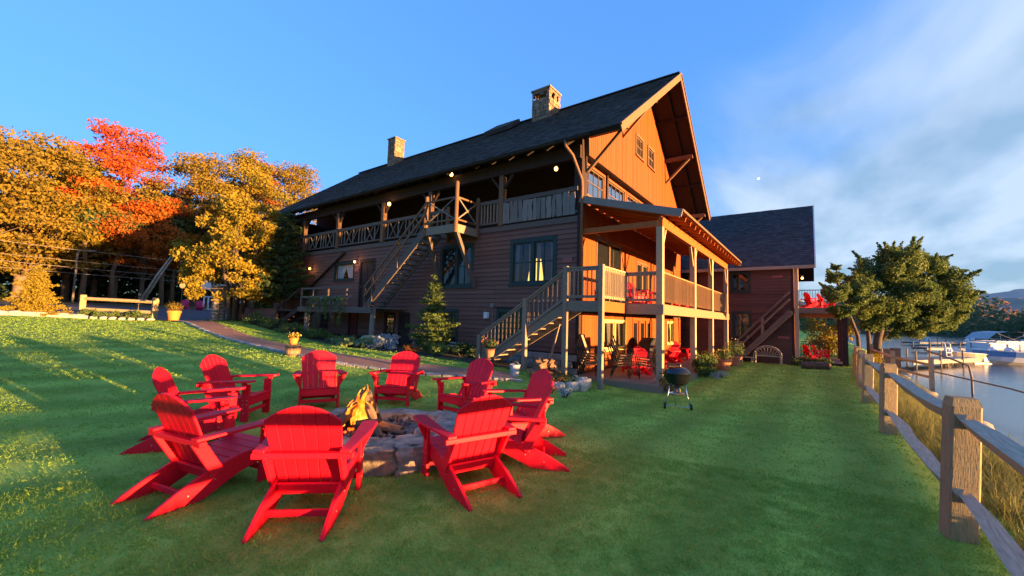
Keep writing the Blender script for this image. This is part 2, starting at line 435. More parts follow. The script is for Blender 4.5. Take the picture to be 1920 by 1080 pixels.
_a2 = _t.nodes.new('ShaderNodeMath'); _a2.operation = 'MULTIPLY_ADD'; _a2.inputs[1].default_value = .75; _t.links.new(_hf.outputs['Fac'], _a2.inputs[0]); _t.links.new(_ad.outputs[0], _a2.inputs[2])
_mx = _t.nodes.new('ShaderNodeMixRGB'); _mx.blend_type = 'MULTIPLY'; _mx.inputs[0].default_value = 1; _t.links.new(_src, _mx.inputs[1]); _t.links.new(_a2.outputs[0], _mx.inputs[2]); _t.links.new(_mx.outputs[0], _b.inputs['Base Color'])
xs = np.unique(np.r_[np.linspace(-3000, -60, 12), np.linspace(-60, -20, 21), np.linspace(-20, 22, 85), np.linspace(22, 70, 25), np.linspace(70, 3000, 12)])
ys = np.unique(np.r_[np.linspace(-13, -6, 36), np.linspace(-6, 30, 73), np.linspace(30, 90, 31), np.linspace(90, 3000, 12)])
grid_mesh('lawn', xs, ys, m_lawn, kind='structure')

# lake
mw = bpy.data.materials.new('lake_water'); mw.use_nodes = True
t = mw.node_tree; b = t.nodes['Principled BSDF']
b.inputs['Base Color'].default_value = (.06, .085, .10, 1); b.inputs['Roughness'].default_value = .16; b.inputs['IOR'].default_value = 1.33
co = t.nodes.new('ShaderNodeTexCoord'); mpn = t.nodes.new('ShaderNodeMapping'); mpn.inputs['Scale'].default_value = (1.0, .35, 1); mpn.inputs['Rotation'].default_value = (0, 0, R(20))
n1 = t.nodes.new('ShaderNodeTexNoise'); n1.inputs['Scale'].default_value = 1.6; n1.inputs['Detail'].default_value = 5
bp = t.nodes.new('ShaderNodeBump'); bp.inputs['Strength'].default_value = .2; bp.inputs['Distance'].default_value = .03
t.links.new(co.outputs['Object'], mpn.inputs[0]); t.links.new(mpn.outputs[0], n1.inputs['Vector']); t.links.new(n1.outputs['Fac'], bp.inputs['Height']); t.links.new(bp.outputs[0], b.inputs['Normal'])
mb = MB(); WZ = -.7
mb.quad((-3000, -3000, WZ), (3000, -3000, WZ), (3000, -9, WZ), (-3000, -9, WZ))
mb.build('lake', mw, kind='structure')

# ------------------------------------------------------------------ foliage helpers
def leaf_quads(name, C, size, mt, seed=0, parent=None, up=None, aspect=.6, droop=0.0, **tags):
    r = np.random.default_rng(seed); C = np.asarray(C, float); n = len(C)
    nrm = r.normal(size=(n, 3)); nrm[:, 2] = nrm[:, 2] * .8 + .35
    if up is not None: nrm += np.asarray(up)
    nrm /= np.linalg.norm(nrm, axis=1, keepdims=True)
    a = r.normal(size=(n, 3)); a[:, 2] -= droop; a -= nrm * (a * nrm).sum(1, keepdims=True); a /= np.linalg.norm(a, axis=1, keepdims=True)
    bb = np.cross(nrm, a)
    s = (np.asarray(size) * r.uniform(.65, 1.35, n))[:, None]
    A, B = a * s * .5, bb * s * .5 * aspect
    V = np.stack([C - A, C + B - A * .1, C + A, C - B - A * .1], 1).reshape(-1, 3)
    me = bpy.data.meshes.new(name)
    me.vertices.add(n * 4); me.vertices.foreach_set('co', V.astype(np.float32).ravel())
    me.loops.add(n * 4); me.loops.foreach_set('vertex_index', np.arange(n * 4, dtype=np.int32))
    me.polygons.add(n); me.polygons.foreach_set('loop_start', np.arange(0, n * 4, 4, dtype=np.int32))
    try: me.polygons.foreach_set('loop_total', np.full(n, 4, dtype=np.int32))
    except Exception: pass
    me.update(calc_edges=True); me.validate()
    me.materials.append(mt)
    return link(name, me, parent, **tags)

def in_blob(r, n, c, rad):
    p = r.normal(size=(n, 3)); p /= np.linalg.norm(p, axis=1, keepdims=True)
    p *= (r.random(n) ** .45)[:, None]
    return np.asarray(c) + p * np.asarray(rad)

def broad_tree(name, label, base, H, cb, rx, leaf, bark, seed, nleaf=7000, lsize=.32, ncl=46, group=None, trunk_r=None, lean=(0, 0), flat=.45, top=None, cat='tree', rin=.35, gap=0.0, clr=.17, shape=1.0):
    """trunk with limbs that end in leaf clusters spread through an uneven crown; cb = crown base height, rx = crown radius"""
    r = np.random.default_rng(seed); rr = random.Random(seed)
    T = thing(name, label, cat, base, 0, group)
    tr = trunk_r or H * .018
    P = [Vector((lean[0] * q + .12 * math.sin(q * 5 + seed) * q, lean[1] * q + .12 * math.cos(q * 4 + seed) * q, H * .92 * q)) for q in (0, .06, .2, .4, .6, .8, 1)]
    P[0].z = -.3
    tb = MB(); tb.tube(P, [tr * 1.5, tr * 1.1, tr, tr * .8, tr * .55, tr * .3, tr * .08], 8)
    def at(q):
        q = max(0, min(.999, q)) * 6; i = 0
        ks = (0, .06, .2, .4, .6, .8, 1); qq = q / 6
        for i in range(6):
            if ks[i + 1] >= qq: break
        f = (qq - ks[i]) / (ks[i + 1] - ks[i]); return P[i].lerp(P[i + 1], f)
    cl = []
    lb = MB()
    for k in range(ncl):
        g = k * 2.39996 + rr.uniform(-.5, .5)
        h = (k + .5) / ncl                                        # 0 crown base .. 1 top
        env = math.sin(PI * min(1, (.16 + .84 * (h ** .8)))) ** .6 if h < .92 else .35
        env = max(env * shape, .22)
        rad = rx * env * rr.uniform(rin, 1.08)
        z = cb + (H - cb) * h * rr.uniform(.94, 1.03)
        c = Vector((math.cos(g) * rad, math.sin(g) * rad, z)) + Vector((lean[0], lean[1], 0)) * (z / H)
        q0 = max(cb * .55, z - rad * .75 - .5) / (H * .92)
        s0 = at(q0); mid = s0.lerp(c, .55) + Vector((0, 0, rad * .08))
        lr = tr * .34 * (1 - h * .6)
        lb.tube([s0, mid, c], [lr, lr * .6, lr * .15], 5, cap=False)
        cs = rx * clr * rr.uniform(1.0, 1.9)
        if rr.random() < gap: continue
        cl.append((c, (cs * 1.25, cs * 1.25, cs * 1.25 * flat * rr.uniform(.8, 1.3))))
        m2 = s0.lerp(c, .7); off = Vector((rr.uniform(-1, 1), rr.uniform(-1, 1), rr.uniform(-.3, .5))) * cs * 1.3
        lb.tube([mid, m2 + off], [lr * .4, lr * .1], 4, cap=False)
        cl.append((m2 + off, (cs, cs, cs * flat)))
    tb.build('trunk', bark, T, smooth=True)
    lb.build('limb', bark, T, smooth=True, kind='stuff')
    w = np.array([c[1][0] ** 2 for c in cl]); w = w / w.sum()
    pts = np.concatenate([in_blob(r, max(6, int(nleaf * wi)), c, rd) for (c, rd), wi in zip(cl, w)])
    leaf_quads('crown', pts, lsize, leaf, seed + 1, T)
    return T

def shrub(name, label, base, rad, leaf, seed, n=700, ls=.09, group=None, cat='shrub', droop=0.0, asp=.5, ncl=14, stem=m_bark):
    r = np.random.default_rng(seed); rr = random.Random(seed)
    T = thing(name, label, cat, base, 0, group)
    sb = MB(); pts = []
    for k in range(ncl):
        g = rr.uniform(0, 2 * PI); q = math.sqrt(rr.random()) * .8; z = rr.uniform(.25, 1.0) * (1 - .45 * q)
        c = Vector((math.cos(g) * rad[0] * q, math.sin(g) * rad[1] * q, rad[2] * z))
        sb.tube([(c.x * .15, c.y * .15, -.03), (c.x * .6, c.y * .6, c.z * .6), c], [.012, .008, .003], 4, cap=False)
        pts.append(in_blob(r, n // ncl, c, (rad[0] * .36, rad[1] * .36, rad[2] * .26)))
    sb.build('stem', stem, T, kind='stuff')
    leaf_quads('foliage', np.concatenate(pts), ls, leaf, seed + 3, T, aspect=asp, droop=droop)
    return T

def blades(name, label, base, n, h, spread, leaf, seed, cat='plant', w=.02, parent=None, pname='leaf_blades', group=None):
    """strap-leaved plant: arching blades from one base"""
    rr = random.Random(seed)
    T = parent or thing(name, label, cat, base, 0, group)
    o = Vector((0, 0, 0)); mbx = MB()
    for k in range(n):
        g = rr.uniform(0, 2 * PI); d = Vector((math.cos(g), math.sin(g), 0)); s = d.cross(Vector((0, 0, 1)))
        L = h * rr.uniform(.6, 1.1); sp = spread * rr.uniform(.3, 1.1); r0 = d * rr.uniform(0, spread * .25)
        pp = [r0 + d * sp * q ** 1.6 + Vector((0, 0, L * (q - .35 * q * q * rr.uniform(.6, 1.6)))) for q in (0, .35, .7, 1)]
        for i in range(3):
            w0, w1 = w * (1 - .2 * i), w * (1 - .2 * (i + 1)) if i < 2 else w * .1
            mbx.quad(pp[i] - s * w0 / 2, pp[i] + s * w0 / 2, pp[i + 1] + s * w1 / 2, pp[i + 1] - s * w1 / 2)
    if parent is not None:
        for i, v in enumerate(mbx.v): mbx.v[i] = (v[0] + base[0], v[1] + base[1], v[2] + base[2])
    mbx.build(pname, leaf, T)
    return T

L_grass = leafmat('grass_blade', [(.12, .24, .032), (.25, .41, .06), (.42, .54, .11)], trans=.4)
L_tall = leafmat('dry_grass', [(.11, .16, .035), (.20, .20, .06), (.36, .28, .13)], trans=.3)
L_green = leafmat('green_leaf', [(.06, .11, .03), (.10, .16, .04), (.16, .21, .055)])
L_dark = leafmat('dark_green_leaf', [(.035, .065, .025), (.055, .095, .032), (.09, .13, .042)])
L_cedar = leafmat('cedar_foliage', [(.065, .115, .034), (.12, .175, .045), (.22, .24, .06)])
L_gold = leafmat('golden_leaf', [(.105, .125, .02), (.27, .20, .02), (.44, .27, .026)])
L_olive = leafmat('olive_gold_leaf', [(.11, .105, .02), (.22, .155, .02), (.37, .205, .024)])
L_orange = leafmat('orange_leaf', [(.22, .11, .018), (.38, .115, .014), (.46, .085, .012)])
L_red = leafmat('red_maple_leaf', [(.36, .11, .012), (.48, .085, .012), (.52, .045, .014)])
L_yellowgreen = leafmat('yellow_evergreen', [(.20, .16, .02), (.30, .22, .025), (.40, .28, .035)])
L_silver = leafmat('silver_leaf', [(.28, .34, .35), (.38, .44, .46), (.5, .55, .56)])
L_hosta = leafmat('hosta_leaf', [(.08, .13, .05), (.16, .22, .1), (.26, .32, .17)])
L_fern = leafmat('fern_leaf', [(.07, .13, .035), (.12, .18, .05), (.2, .23, .075)])
L_flower = leafmat('orange_flower', [(.6, .16, .02), (.7, .2, .03), (.75, .3, .05)])
L_yflower = leafmat('yellow_flower', [(.6, .4, .05), (.7, .5, .1), (.75, .6, .3)])
L_far = leafmat('far_leaf', [(.06, .10, .055), (.10, .145, .065), (.17, .17, .075)])
L_farred = leafmat('far_autumn_leaf', [(.24, .12, .08), (.32, .16, .10), (.38, .22, .12)])
# ------------------------------------------------------------------ the lodge
def wp(pl, u, v, d): return (pl[1] - d, u, v) if pl[0] == 'x' else (u, pl[1] - d, v)
def pbox(mb, pl, u0, u1, v0, v1, d0, d1):
    a, b = wp(pl, u0, v0, d0), wp(pl, u1, v1, d1)
    mb.box(min(a[0], b[0]), max(a[0], b[0]), min(a[1], b[1]), max(a[1], b[1]), min(a[2], b[2]), max(a[2], b[2])); return mb
def minus(u0, u1, v0, v1, holes):
    br = sorted({v0, v1} | {h for q in holes for h in (q[2], q[3]) if v0 < h < v1}); out = []
    for va, vb in zip(br[:-1], br[1:]):
        vm = (va + vb) / 2; segs = [(u0, u1)]
        for q in holes:
            if q[2] < vm < q[3]:
                ns = []
                for a, b in segs:
                    if q[0] > a: ns.append((a, min(b, q[0])))
                    if q[1] < b: ns.append((max(a, q[1]), b))
                segs = [s for s in ns if s[1] - s[0] > .01]
        out += [(a, b, va, vb) for a, b in segs]
    return out
def wall(name, parent, pl, u0, u1, v0, v1, holes, mt, th=.16):
    mb = MB()
    for a, b, c, d in minus(u0, u1, v0, v1, holes): pbox(mb, pl, a, b, c, d, -th, 0)
    return mb.build(name, mt, parent)
def clapboards(parent, pl, u0, u1, z0, z1, ex, holes, mt, name='clapboard'):
    z = z0
    while z < z1 - .02:
        zt = min(z + ex, z1)
        hs = [(h[0], h[1], z - 1, z + 1) for h in holes if h[2] < z + ex * .5 < h[3]]
        for a, b, _, _ in minus(u0, u1, z, zt, hs):
            # long courses are made of boards butted end to end
            cuts = [a]
            while b - cuts[-1] > 4.6: cuts.append(cuts[-1] + rng.uniform(2.4, 4.2))
            cuts.append(b)
            for p, q in zip(cuts[:-1], cuts[1:]):
                j = rng.uniform(-.002, .003); mb = MB()
                P = [wp(pl, p, z + j, .001), wp(pl, p, z + j, .044 + j), wp(pl, p, zt + .004, .008), wp(pl, p, zt + .004, .001)]
                Q = [wp(pl, q - .003, z + j, .001), wp(pl, q - .003, z + j, .044 + j), wp(pl, q - .003, zt + .004, .008), wp(pl, q - .003, zt + .004, .001)]
                mb.hexa(P + Q, q - p); mb.build(name, mt, parent)
        z += ex
def boards(parent, pl, u0, u1, vb, vt, wd, holes, mt, d0=.0, name='board', gap=.012):
    u = u0
    while u < u1 - .03:
        w = min(wd * rng.uniform(.93, 1.07), u1 - u); um = u + w / 2
        lo, hi = vb(um) if callable(vb) else vb, vt(um) if callable(vt) else vt
        segs = [(lo, hi)]
        for h in holes:
            if h[0] - .02 < um < h[1] + .02:
                ns = []
                for a, b in segs:
                    if h[2] > a: ns.append((a, min(b, h[2])))
                    if h[3] < b: ns.append((max(a, h[3]), b))
                segs = [s for s in ns if s[1] - s[0] > .03]
        for a, b in segs:
            mb = MB(); pbox(mb, pl, u + gap / 2, u + w - gap / 2, a, b, d0, d0 + .022 + rng.uniform(0, .006)); mb.build(name, mt, parent)
        u += w
def window(parent, pl, u0, u1, v0, v1, trim, cols=1, rows=2, units=1, casing=.13, name='window', pane=None, curtain=0, cmat=None, back=True, mull=.022, label=None):
    pane = pane or m_glass
    f = MB(); d0, d1 = -.03, .045
    pbox(f, pl, u0, u0 + casing, v0, v1, d0, d1); pbox(f, pl, u1 - casing, u1, v0, v1, d0, d1)
    pbox(f, pl, u0 + casing, u1 - casing, v1 - casing * 1.1, v1, d0, d1 + .008); pbox(f, pl, u0 + casing, u1 - casing, v0, v0 + casing * .7, d0, d1)
    W = f.build(name, trim, parent)
    if label: W['label'] = label
    sb = MB(); pbox(sb, pl, u0 - .04, u1 + .04, v0 - .05, v0 - .003, -.02, .085); sb.build('sill', trim, W)
    iu0, iu1, iv0, iv1 = u0 + casing, u1 - casing, v0 + casing * .7, v1 - casing * 1.1
    uw = (iu1 - iu0) / units
    for k in range(units):
        a, b = iu0 + k * uw, iu0 + (k + 1) * uw
        if units > 1:
            mb = MB()
            if k: pbox(mb, pl, a - .07, a + .07, iv0 + .002, iv1 - .002, -.03, .04); mb.build('mullion', trim, W); a += .07
            if k < units - 1: b -= .07
        s = MB(); r = .045
        pbox(s, pl, a + .003, a + r, iv0 + .003, iv1 - .003, -.05, .0); pbox(s, pl, b - r, b - .003, iv0 + .003, iv1 - .003, -.05, .0)
        pbox(s, pl, a + r, b - r, iv0 + .003, iv0 + r, -.05, -.002); pbox(s, pl, a + r, b - r, iv1 - r, iv1 - .003, -.05, -.002)
        for i in range(1, rows):
            v = iv0 + (iv1 - iv0) * i / rows; pbox(s, pl, a + r, b - r, v - mull, v + mull, -.045, -.004)
        for i in range(1, cols):
            u = a + (b - a) * i / cols; pbox(s, pl, u - mull * .7, u + mull * .7, iv0 + r, iv1 - r, -.043, -.006)
        s.build('sash', trim, W)
        for i in range(rows):
            for j in range(cols):
                p = MB(); ua, ub = a + r + (b - a - 2 * r) * j / cols, a + r + (b - a - 2 * r) * (j + 1) / cols
                va, vb2 = iv0 + r + (iv1 - iv0 - 2 * r) * i / rows, iv0 + r + (iv1 - iv0 - 2 * r) * (i + 1) / rows
                e = rng.uniform(-.002, .002)
                p.quad(wp(pl, ua, va, -.026), wp(pl, ub, va, -.026 + e), wp(pl, ub, vb2, -.026 - e), wp(pl, ua, vb2, -.026)); p.build('pane', pane, W)
        if curtain:
            for sd in (0, 1):
                c = MB(); n = 8; cw = (b - a) * curtain
                u_ = lambda q: (a + r + cw * q) if sd == 0 else (b - r - cw * q)
                for i in range(n):
                    da, db = -.12 - .03 * (i % 2), -.12 - .03 * ((i + 1) % 2)
                    sw = 1 - .35 * 0
                    c.quad(wp(pl, u_(i / n * .6), iv0, da), wp(pl, u_((i + 1) / n * .6), iv0, db), wp(pl, u_((i + 1) / n), iv1, db), wp(pl, u_(i / n), iv1, da))
                c.build('curtain', cmat or m_curtain, W)
    return W

LX, RXE, RIDX, ZE, ZRG, YF, YB = -.73, 13.55, 6.74, 7.92, 13.46, -1.67, 24.3
SL, SR = (ZRG - ZE) / (RIDX - LX), (ZRG - ZE) / (RXE - RIDX)
def zroof(x): return ZE + SL * (x - LX) if x < RIDX else ZRG - SR * (x - RIDX)
PX, PY = ('x', 0.0), ('y', 0.0)
lodge = thing('lodge', 'large brown log-trimmed lodge with steep dark roof, tall orange gable and two-storey porch', 'lodge')
YE = 23.0
# --- long wall
H1 = [(.95, 3.07, 2.88, 4.68), (5.0, 7.0, 2.86, 4.75), (13.7, 15.7, 3.42, 4.45), (11.8, 13.2, 1.85, 4.45)]
H0 = [(5.75, 6.72, .3, 1.92), (2.3, 3.68, .45, 1.95), (10.0, 10.85, .62, 1.7), (16.0, 16.85, .75, 1.65), (13.1, 14.0, .15, 1.72), (8.9, 9.75, .1, 1.72)]
lw = wall('long_wall', lodge, PX, 0.0, YE, -.6, 5.1, H1 + H0, m_sidingdark)
clapboards(lw, PX, .14, YE, .42, 5.08, .178, H1 + H0, m_siding)
mb = MB(); mb.box(-.05, .0, .0, .13, -.5, 5.3); mb.build('corner_board', m_sidingdark, lodge)
mb = MB(); mb.box(-.045, -.001, .13, YE, 5.09, 5.3); mb.build('band_board', m_darkrail, lodge)
window(lodge, PX, *H1[0], m_green, cols=2, rows=2, units=2, casing=.15, curtain=.2, pane=m_glassclear)
window(lodge, PX, *H1[1], m_green, cols=2, rows=2, units=2, casing=.15, curtain=.26)
window(lodge, PX, *H1[2], m_green, cols=1, rows=1, units=1, casing=.1, curtain=.52, cmat=m_blind, pane=m_glassclear)
window(lodge, PX, *H0[0], m_green, cols=2, rows=2, casing=.13)
window(lodge, PX, *H0[1], m_green, cols=2, rows=2, casing=.13)
window(lodge, PX, *H0[2], m_sidingdark, cols=1, rows=2, casing=.1, curtain=.5, pane=m_glassclear)
window(lodge, PX, *H0[3], m_sidingdark, cols=1, rows=2, casing=.1, curtain=.3)
m_reddoor = mat('red_door_paint', (.16, .022, .025), (.12, .018, .02), rough=.5)
def door(parent, pl, h, mt, label=None, glass=False):
    mb = MB(); u0, u1, v0, v1 = h
    pbox(mb, pl, u0, u0 + .1, v0, v1, -.03, .04); pbox(mb, pl, u1 - .1, u1, v0, v1, -.03, .04); pbox(mb, pl, u0 + .1, u1 - .1, v1 - .1, v1, -.03, .04)
    D = mb.build('door', m_sidingdark if mt is m_reddoor else mt, parent)
    if label: D['label'] = label
    lf = MB(); a, b = u0 + .105, u1 - .105
    if glass:
        pbox(lf, pl, a, a + .11, v0, v1 - .105, -.05, -.01); pbox(lf, pl, b - .11, b, v0, v1 - .105, -.05, -.01)
        pbox(lf, pl, a + .11, b - .11, v0, v0 + .2, -.05, -.012); pbox(lf, pl, a + .11, b - .11, v1 - .22, v1 - .105, -.05, -.012)
        g = MB(); g.quad(wp(pl, a + .11, v0 + .2, -.03), wp(pl, b - .11, v0 + .2, -.03), wp(pl, b - .11, v1 - .22, -.03), wp(pl, a + .11, v1 - .22, -.03)); g.build('pane', m_glass, D)
    else:
        pbox(lf, pl, a, b, v0, v1 - .105, -.06, -.02)
        for q in (.12, .55):
            for e in (.12, .55):
                w_, h_ = (b - a), (v1 - v0)
                pbox(lf, pl, a + w_ * e, a + w_ * (e + .33), v0 + h_ * q, v0 + h_ * (q + .34), -.021, -.008)
    lf.build('door_leaf', mt, D)
    k = MB(); c = Vector(wp(pl, b - .07, v0 + (v1 - v0) * .45, .03)); k.blob(c, (.03, .03, .03), sub=1, rough=0); k.build('handle', m_chrome, D)
    return D
door(lodge, PX, H0[4], m_reddoor, 'dark red basement door under the platform')
door(lodge, PX, H0[5], m_sidingdark)
door(lodge, PX, H1[3], m_sidingdark)
# stone foundation blocks by the stair
for row in range(3):
    y = 0.02 + (row % 2) * .2
    while y < 8.2:
        w = rng.uniform(.42, .7); mb = MB(); mb.box(-.09 - rng.uniform(0, .03), -.002, y + .012, y + w - .012, -.32 + row * .23 + .01, -.32 + (row + 1) * .23 - .008)
        if gz(-.1, y) < -.32 + (row + 1) * .23: mb.build('foundation_stone', m_stone, lodge, bevel=.015)
        y += w
mb = MB(); mb.tube([(-.1, 4.2, .43), (-.1, 6.6, .46)], .022, 6); mb.build('pipe', m_white, lodge)
mb = MB(); mb.tube([(-.06, 3.85, .4), (-.06, 3.85, 2.0)], .022, 6); mb.box(-.16, -.03, 3.78, 3.92, 2.0, 2.16); mb.build('conduit', m_greywood, lodge)
mb = MB(); mb.box(-.15, -.03, 4.05, 4.25, 1.55, 1.8); mb.build('meter_box', m_white, lodge)
# gable wall (lit cedar boards), jettied out over the window band
GYP = -.12
PG = ('y', GYP + .02)
zb = 7.58
GH = [(5.1, 6.15, 9.28, 10.3), (6.8, 7.85, 9.3, 10.35)]
mb = MB()
mb.prism([(.3, GYP + .03, zb + .02), (13.5, GYP + .03, zb + .02), (13.5, GYP + .03, zroof(13.5) - .22), (RIDX, GYP + .03, ZRG - .22), (.3, GYP + .03, zroof(.3) - .22)], (0, .14, 0))
gw = mb.build('gable_wall', m_sidingdark, lodge)
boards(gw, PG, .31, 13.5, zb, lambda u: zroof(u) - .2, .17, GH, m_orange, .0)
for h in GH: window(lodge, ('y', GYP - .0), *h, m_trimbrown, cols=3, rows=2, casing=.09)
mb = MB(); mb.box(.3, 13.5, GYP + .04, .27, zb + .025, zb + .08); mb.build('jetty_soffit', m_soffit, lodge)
mb = MB(); mb.box(.22, .31, GYP - .01, GYP + .17, zb, zroof(.3) - .25); mb.build('gable_corner_board', m_trimbrown, lodge)
# window band above the porch roof, set back under the jetty
PWB = ('y', .26)
wx = [(.55, 2.5), (2.8, 4.75), (5.0, 6.9), (7.2, 9.05), (9.35, 11.2), (11.5, 13.2)]
BH = [(a, b, 6.3, 7.5) for a, b in wx]
wb = wall('window_band', lodge, PWB, .43, 13.5, 5.5, 7.6, BH, m_sidingdark)
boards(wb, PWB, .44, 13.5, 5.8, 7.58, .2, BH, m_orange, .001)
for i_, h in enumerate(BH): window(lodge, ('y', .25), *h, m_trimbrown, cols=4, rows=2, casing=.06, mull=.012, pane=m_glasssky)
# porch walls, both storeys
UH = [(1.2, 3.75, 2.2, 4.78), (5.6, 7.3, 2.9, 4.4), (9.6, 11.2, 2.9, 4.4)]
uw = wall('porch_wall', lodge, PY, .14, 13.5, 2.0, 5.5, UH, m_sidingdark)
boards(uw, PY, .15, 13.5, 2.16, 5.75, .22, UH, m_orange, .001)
mb = MB(); f = ('y', 0.0)
for a, b in ((1.2, 1.29), (2.42, 2.52), (3.66, 3.75)): pbox(mb, PY, a, b, 2.2, 4.66, -.04, .05)
pbox(mb, PY, 1.2, 3.75, 4.67, 4.78, -.04, .055)
sd = mb.build('sliding_door', m_trimbrown, lodge)
for a, b in ((1.29, 2.42), (2.52, 3.66)):
    mb = MB(); mb.quad((a, .02, 2.2), (b, .02, 2.2), (b, .02, 4.66), (a, .02, 4.66)); mb.build('pane', m_glass, sd)
for h in UH[1:]: window(lodge, PY, *h, m_trimbrown, cols=1, rows=1, units=2, casing=.09)
LH = [(1.95, 4.32, .45, 1.64), (5.15, 8.05, -.22, 1.74), (10.55, 11.9, .4, 1.66)]
lwl = wall('patio_wall', lodge, PY, .14, 13.5, -.6, 2.0, LH, m_sidingdark)
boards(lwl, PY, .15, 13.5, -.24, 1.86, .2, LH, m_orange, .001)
m_palewin = wood('pale_yellow_trim', (.62, .47, .2), (.5, .37, .15))
window(lodge, PY, *LH[0], m_palewin, cols=1, rows=1, units=2, casing=.08, curtain=.4, pane=m_glassclear)
window(lodge, PY, *LH[2], m_palewin, cols=1, rows=1, units=2, casing=.08)
for k in range(3): door(lodge, PY, (5.15 + k * .97, 5.15 + (k + 1) * .97 - .004, -.22, 1.74), m_orange, glass=True)
# rooms: floors, back walls so that windows look into a dim interior
mb = MB(); mb.box(.2, 13.3, .2, YE, 5.1, 5.34); mb.box(.2, 13.3, .2, YE, 1.95, 2.15); mb.build('floor_slab', m_sidingdark, lodge)
mb = MB(); mb.box(13.34, 13.5, .15, YE, -.6, 8.0); mb.build('lake_side_wall', m_sidingdark, lodge)
mb = MB(); mb.box(.15, 13.3, YE - .16, YE, -.6, 8.0); mb.build('end_wall', m_sidingdark, lodge)
m_room = mat('room_plaster', (.3, .2, .12), rough=.9)
mb = MB(); mb.box(3.4, 3.5, .2, 8.0, 2.16, 5.0); mb.build('room_wall', m_room, lodge)
mb = MB(); mb.box(3.2, 3.3, .2, 9.0, -.4, 1.9); mb.build('room_wall', m_room, lodge)
# --- third-floor balcony under the eave
mb = MB(); mb.box(2.6, 2.72, .15, YE, 5.36, 9.8); mb.build('balcony_wall', m_sidingdark, lodge)
mb = MB(); mb.box(.0, .42, .0, .3, 5.31, 8.1); mb.build('corner_post', m_sidingdark, lodge)
mb = MB(); mb.box(-.12, .12, .02, YE, 7.38, 7.86); mb.build('eave_beam', m_sidingdark, lodge)
py = [3.58, 7.8, 11.35, 15.55, 19.4, 22.9]
for y in py:
    mb = MB(); mb.box(-.11, .11, y - .11, y + .11, 5.3, 7.378); mb.build('balcony_post', m_trimbrown, lodge, bevel=.012)
    for s in (-1, 1):
        mb = MB(); mb.bar((0, y + s * .1, 6.85), (0, y + s * .55, 7.37), .1, .1); mb.build('knee_brace', m_sidingdark, lodge)
def rail_run(y0, y1, top=6.42, h=.16):
    mb = MB(); mb.box(-.07, .05, y0, y1, top - h, top); mb.build('balcony_rail', m_darkrail, lodge)
    mb = MB(); mb.box(-.05, .03, y0, y1, 5.42, 5.5); mb.build('balcony_rail', m_darkrail, lodge)
rail_run(.14, 3.47, 6.38); rail_run(3.69, 4.72); rail_run(6.6, 7.69)
for a, b in zip(py[1:-1], py[2:]): rail_run(a + .11, b - .11)
y = .2
while y < 3.4:
    w = rng.uniform(.16, .3); zt = 6.2 + rng.uniform(-.03, .02); mb = MB()
    k = [rng.uniform(-.03, .03) for _ in range(8)]
    P = [(-.085, y + .01 + k[0], 5.36), (-.085, y + w - .01 + k[1], 5.36), (-.085, y + w - .02 + k[2], 5.65), (-.085, y + w - .005 + k[3], 5.95), (-.085, y + w - .02 + k[4], zt), (-.085, y + .02 + k[5], zt), (-.085, y + .03 + k[6], 5.9), (-.085, y + .0 + k[7], 5.6)]
    mb.prism(P, (.03, 0, 0)); mb.build('waney_slab', m_greywood, lodge); y += w
for k in range(6):
    y = 3.8 + k * .17; mb = MB(); mb.box(-.04, .02, y - .03, y + .03, 5.502, 6.258); mb.build('baluster', m_deck, lodge)
y = 6.75
while y < 22.7:
    near = min(abs(y - q) for q in py)
    pat = int((y - 6.75) / .28) % 7
    mb = MB()
    if pat in (0, 1, 2, 4): mb.tube([(-.01, y, 5.5), (-.01, y + rng.uniform(-.02, .02), 6.27)], .035, 6)
    elif pat == 3: mb.tube([(-.01, y - .1, 6.25), (-.01, y + .32, 5.5)], .03, 6)
    elif pat == 5: mb.tube([(-.02, y - .15, 6.25), (-.02, y + .4, 5.5)], .03, 6)
    elif pat == 6: mb.tube([(.015, y + .15, 6.25), (.015, y - .4, 5.5)], .03, 6)
    if near > .16: mb.build('rustic_baluster', m_greywood, lodge)
    y += .28
# bulbs under the balcony roof and the wall lanterns
m_bulb = emit('lit_bulb', (1.0, .5, .13), .5)
def lantern(parent, p, r=.07, arm=None, e=6):
    mb = MB(); mb.lathe([(.01, .16), (.05, .14), (.06, .1), (.03, .1)], p, 10); q = Vector(p)
    if arm: mb.tube([q + Vector((0, 0, .14)), q + Vector(arm) + Vector((0, 0, .14))], .015, 6)
    Lm = mb.build('lamp', m_black, parent)
    mb = MB(); mb.blob(p, (r, r, r * 1.2), sub=2, rough=0); mb.build('bulb', m_bulb, Lm, smooth=True)
    l = bpy.data.lights.new('lamp_light', 'POINT'); l.energy = e; l.color = (1, .5, .18); l.shadow_soft_size = .05
    o = bpy.data.objects.new('lamp_light', l); COL.objects.link(o); o.location = Vector(p) + Vector((-.16, -.02, -.02))
lantern(lodge, (1.2, 1.78, 7.72), .08, (0, 0, .5), .6)
lantern(lodge, (-.3, 6.25, 7.86), .08, (0, 0, .1), .6)
lantern(lodge, (-.16, 10.75, 7.2), .085, (0, .2, .12), .6)
lantern(lodge, (-.22, 13.42, 4.38), .06, (.2, 0, 0), .7)
lantern(lodge, (-.22, 18.1, 4.23), .06, (.2, 0, 0), .7)
# small plaques
m_plaque = mat('plaque_red', (.3, .1, .09), rough=.6)
for y, z in ((.5, 3.72), (13.45, 3.95)):
    mb = MB(); mb.box(-.06, -.032, y - .2, y + .2, z - .09, z + .09); mb.build('plaque', m_plaque, lodge)
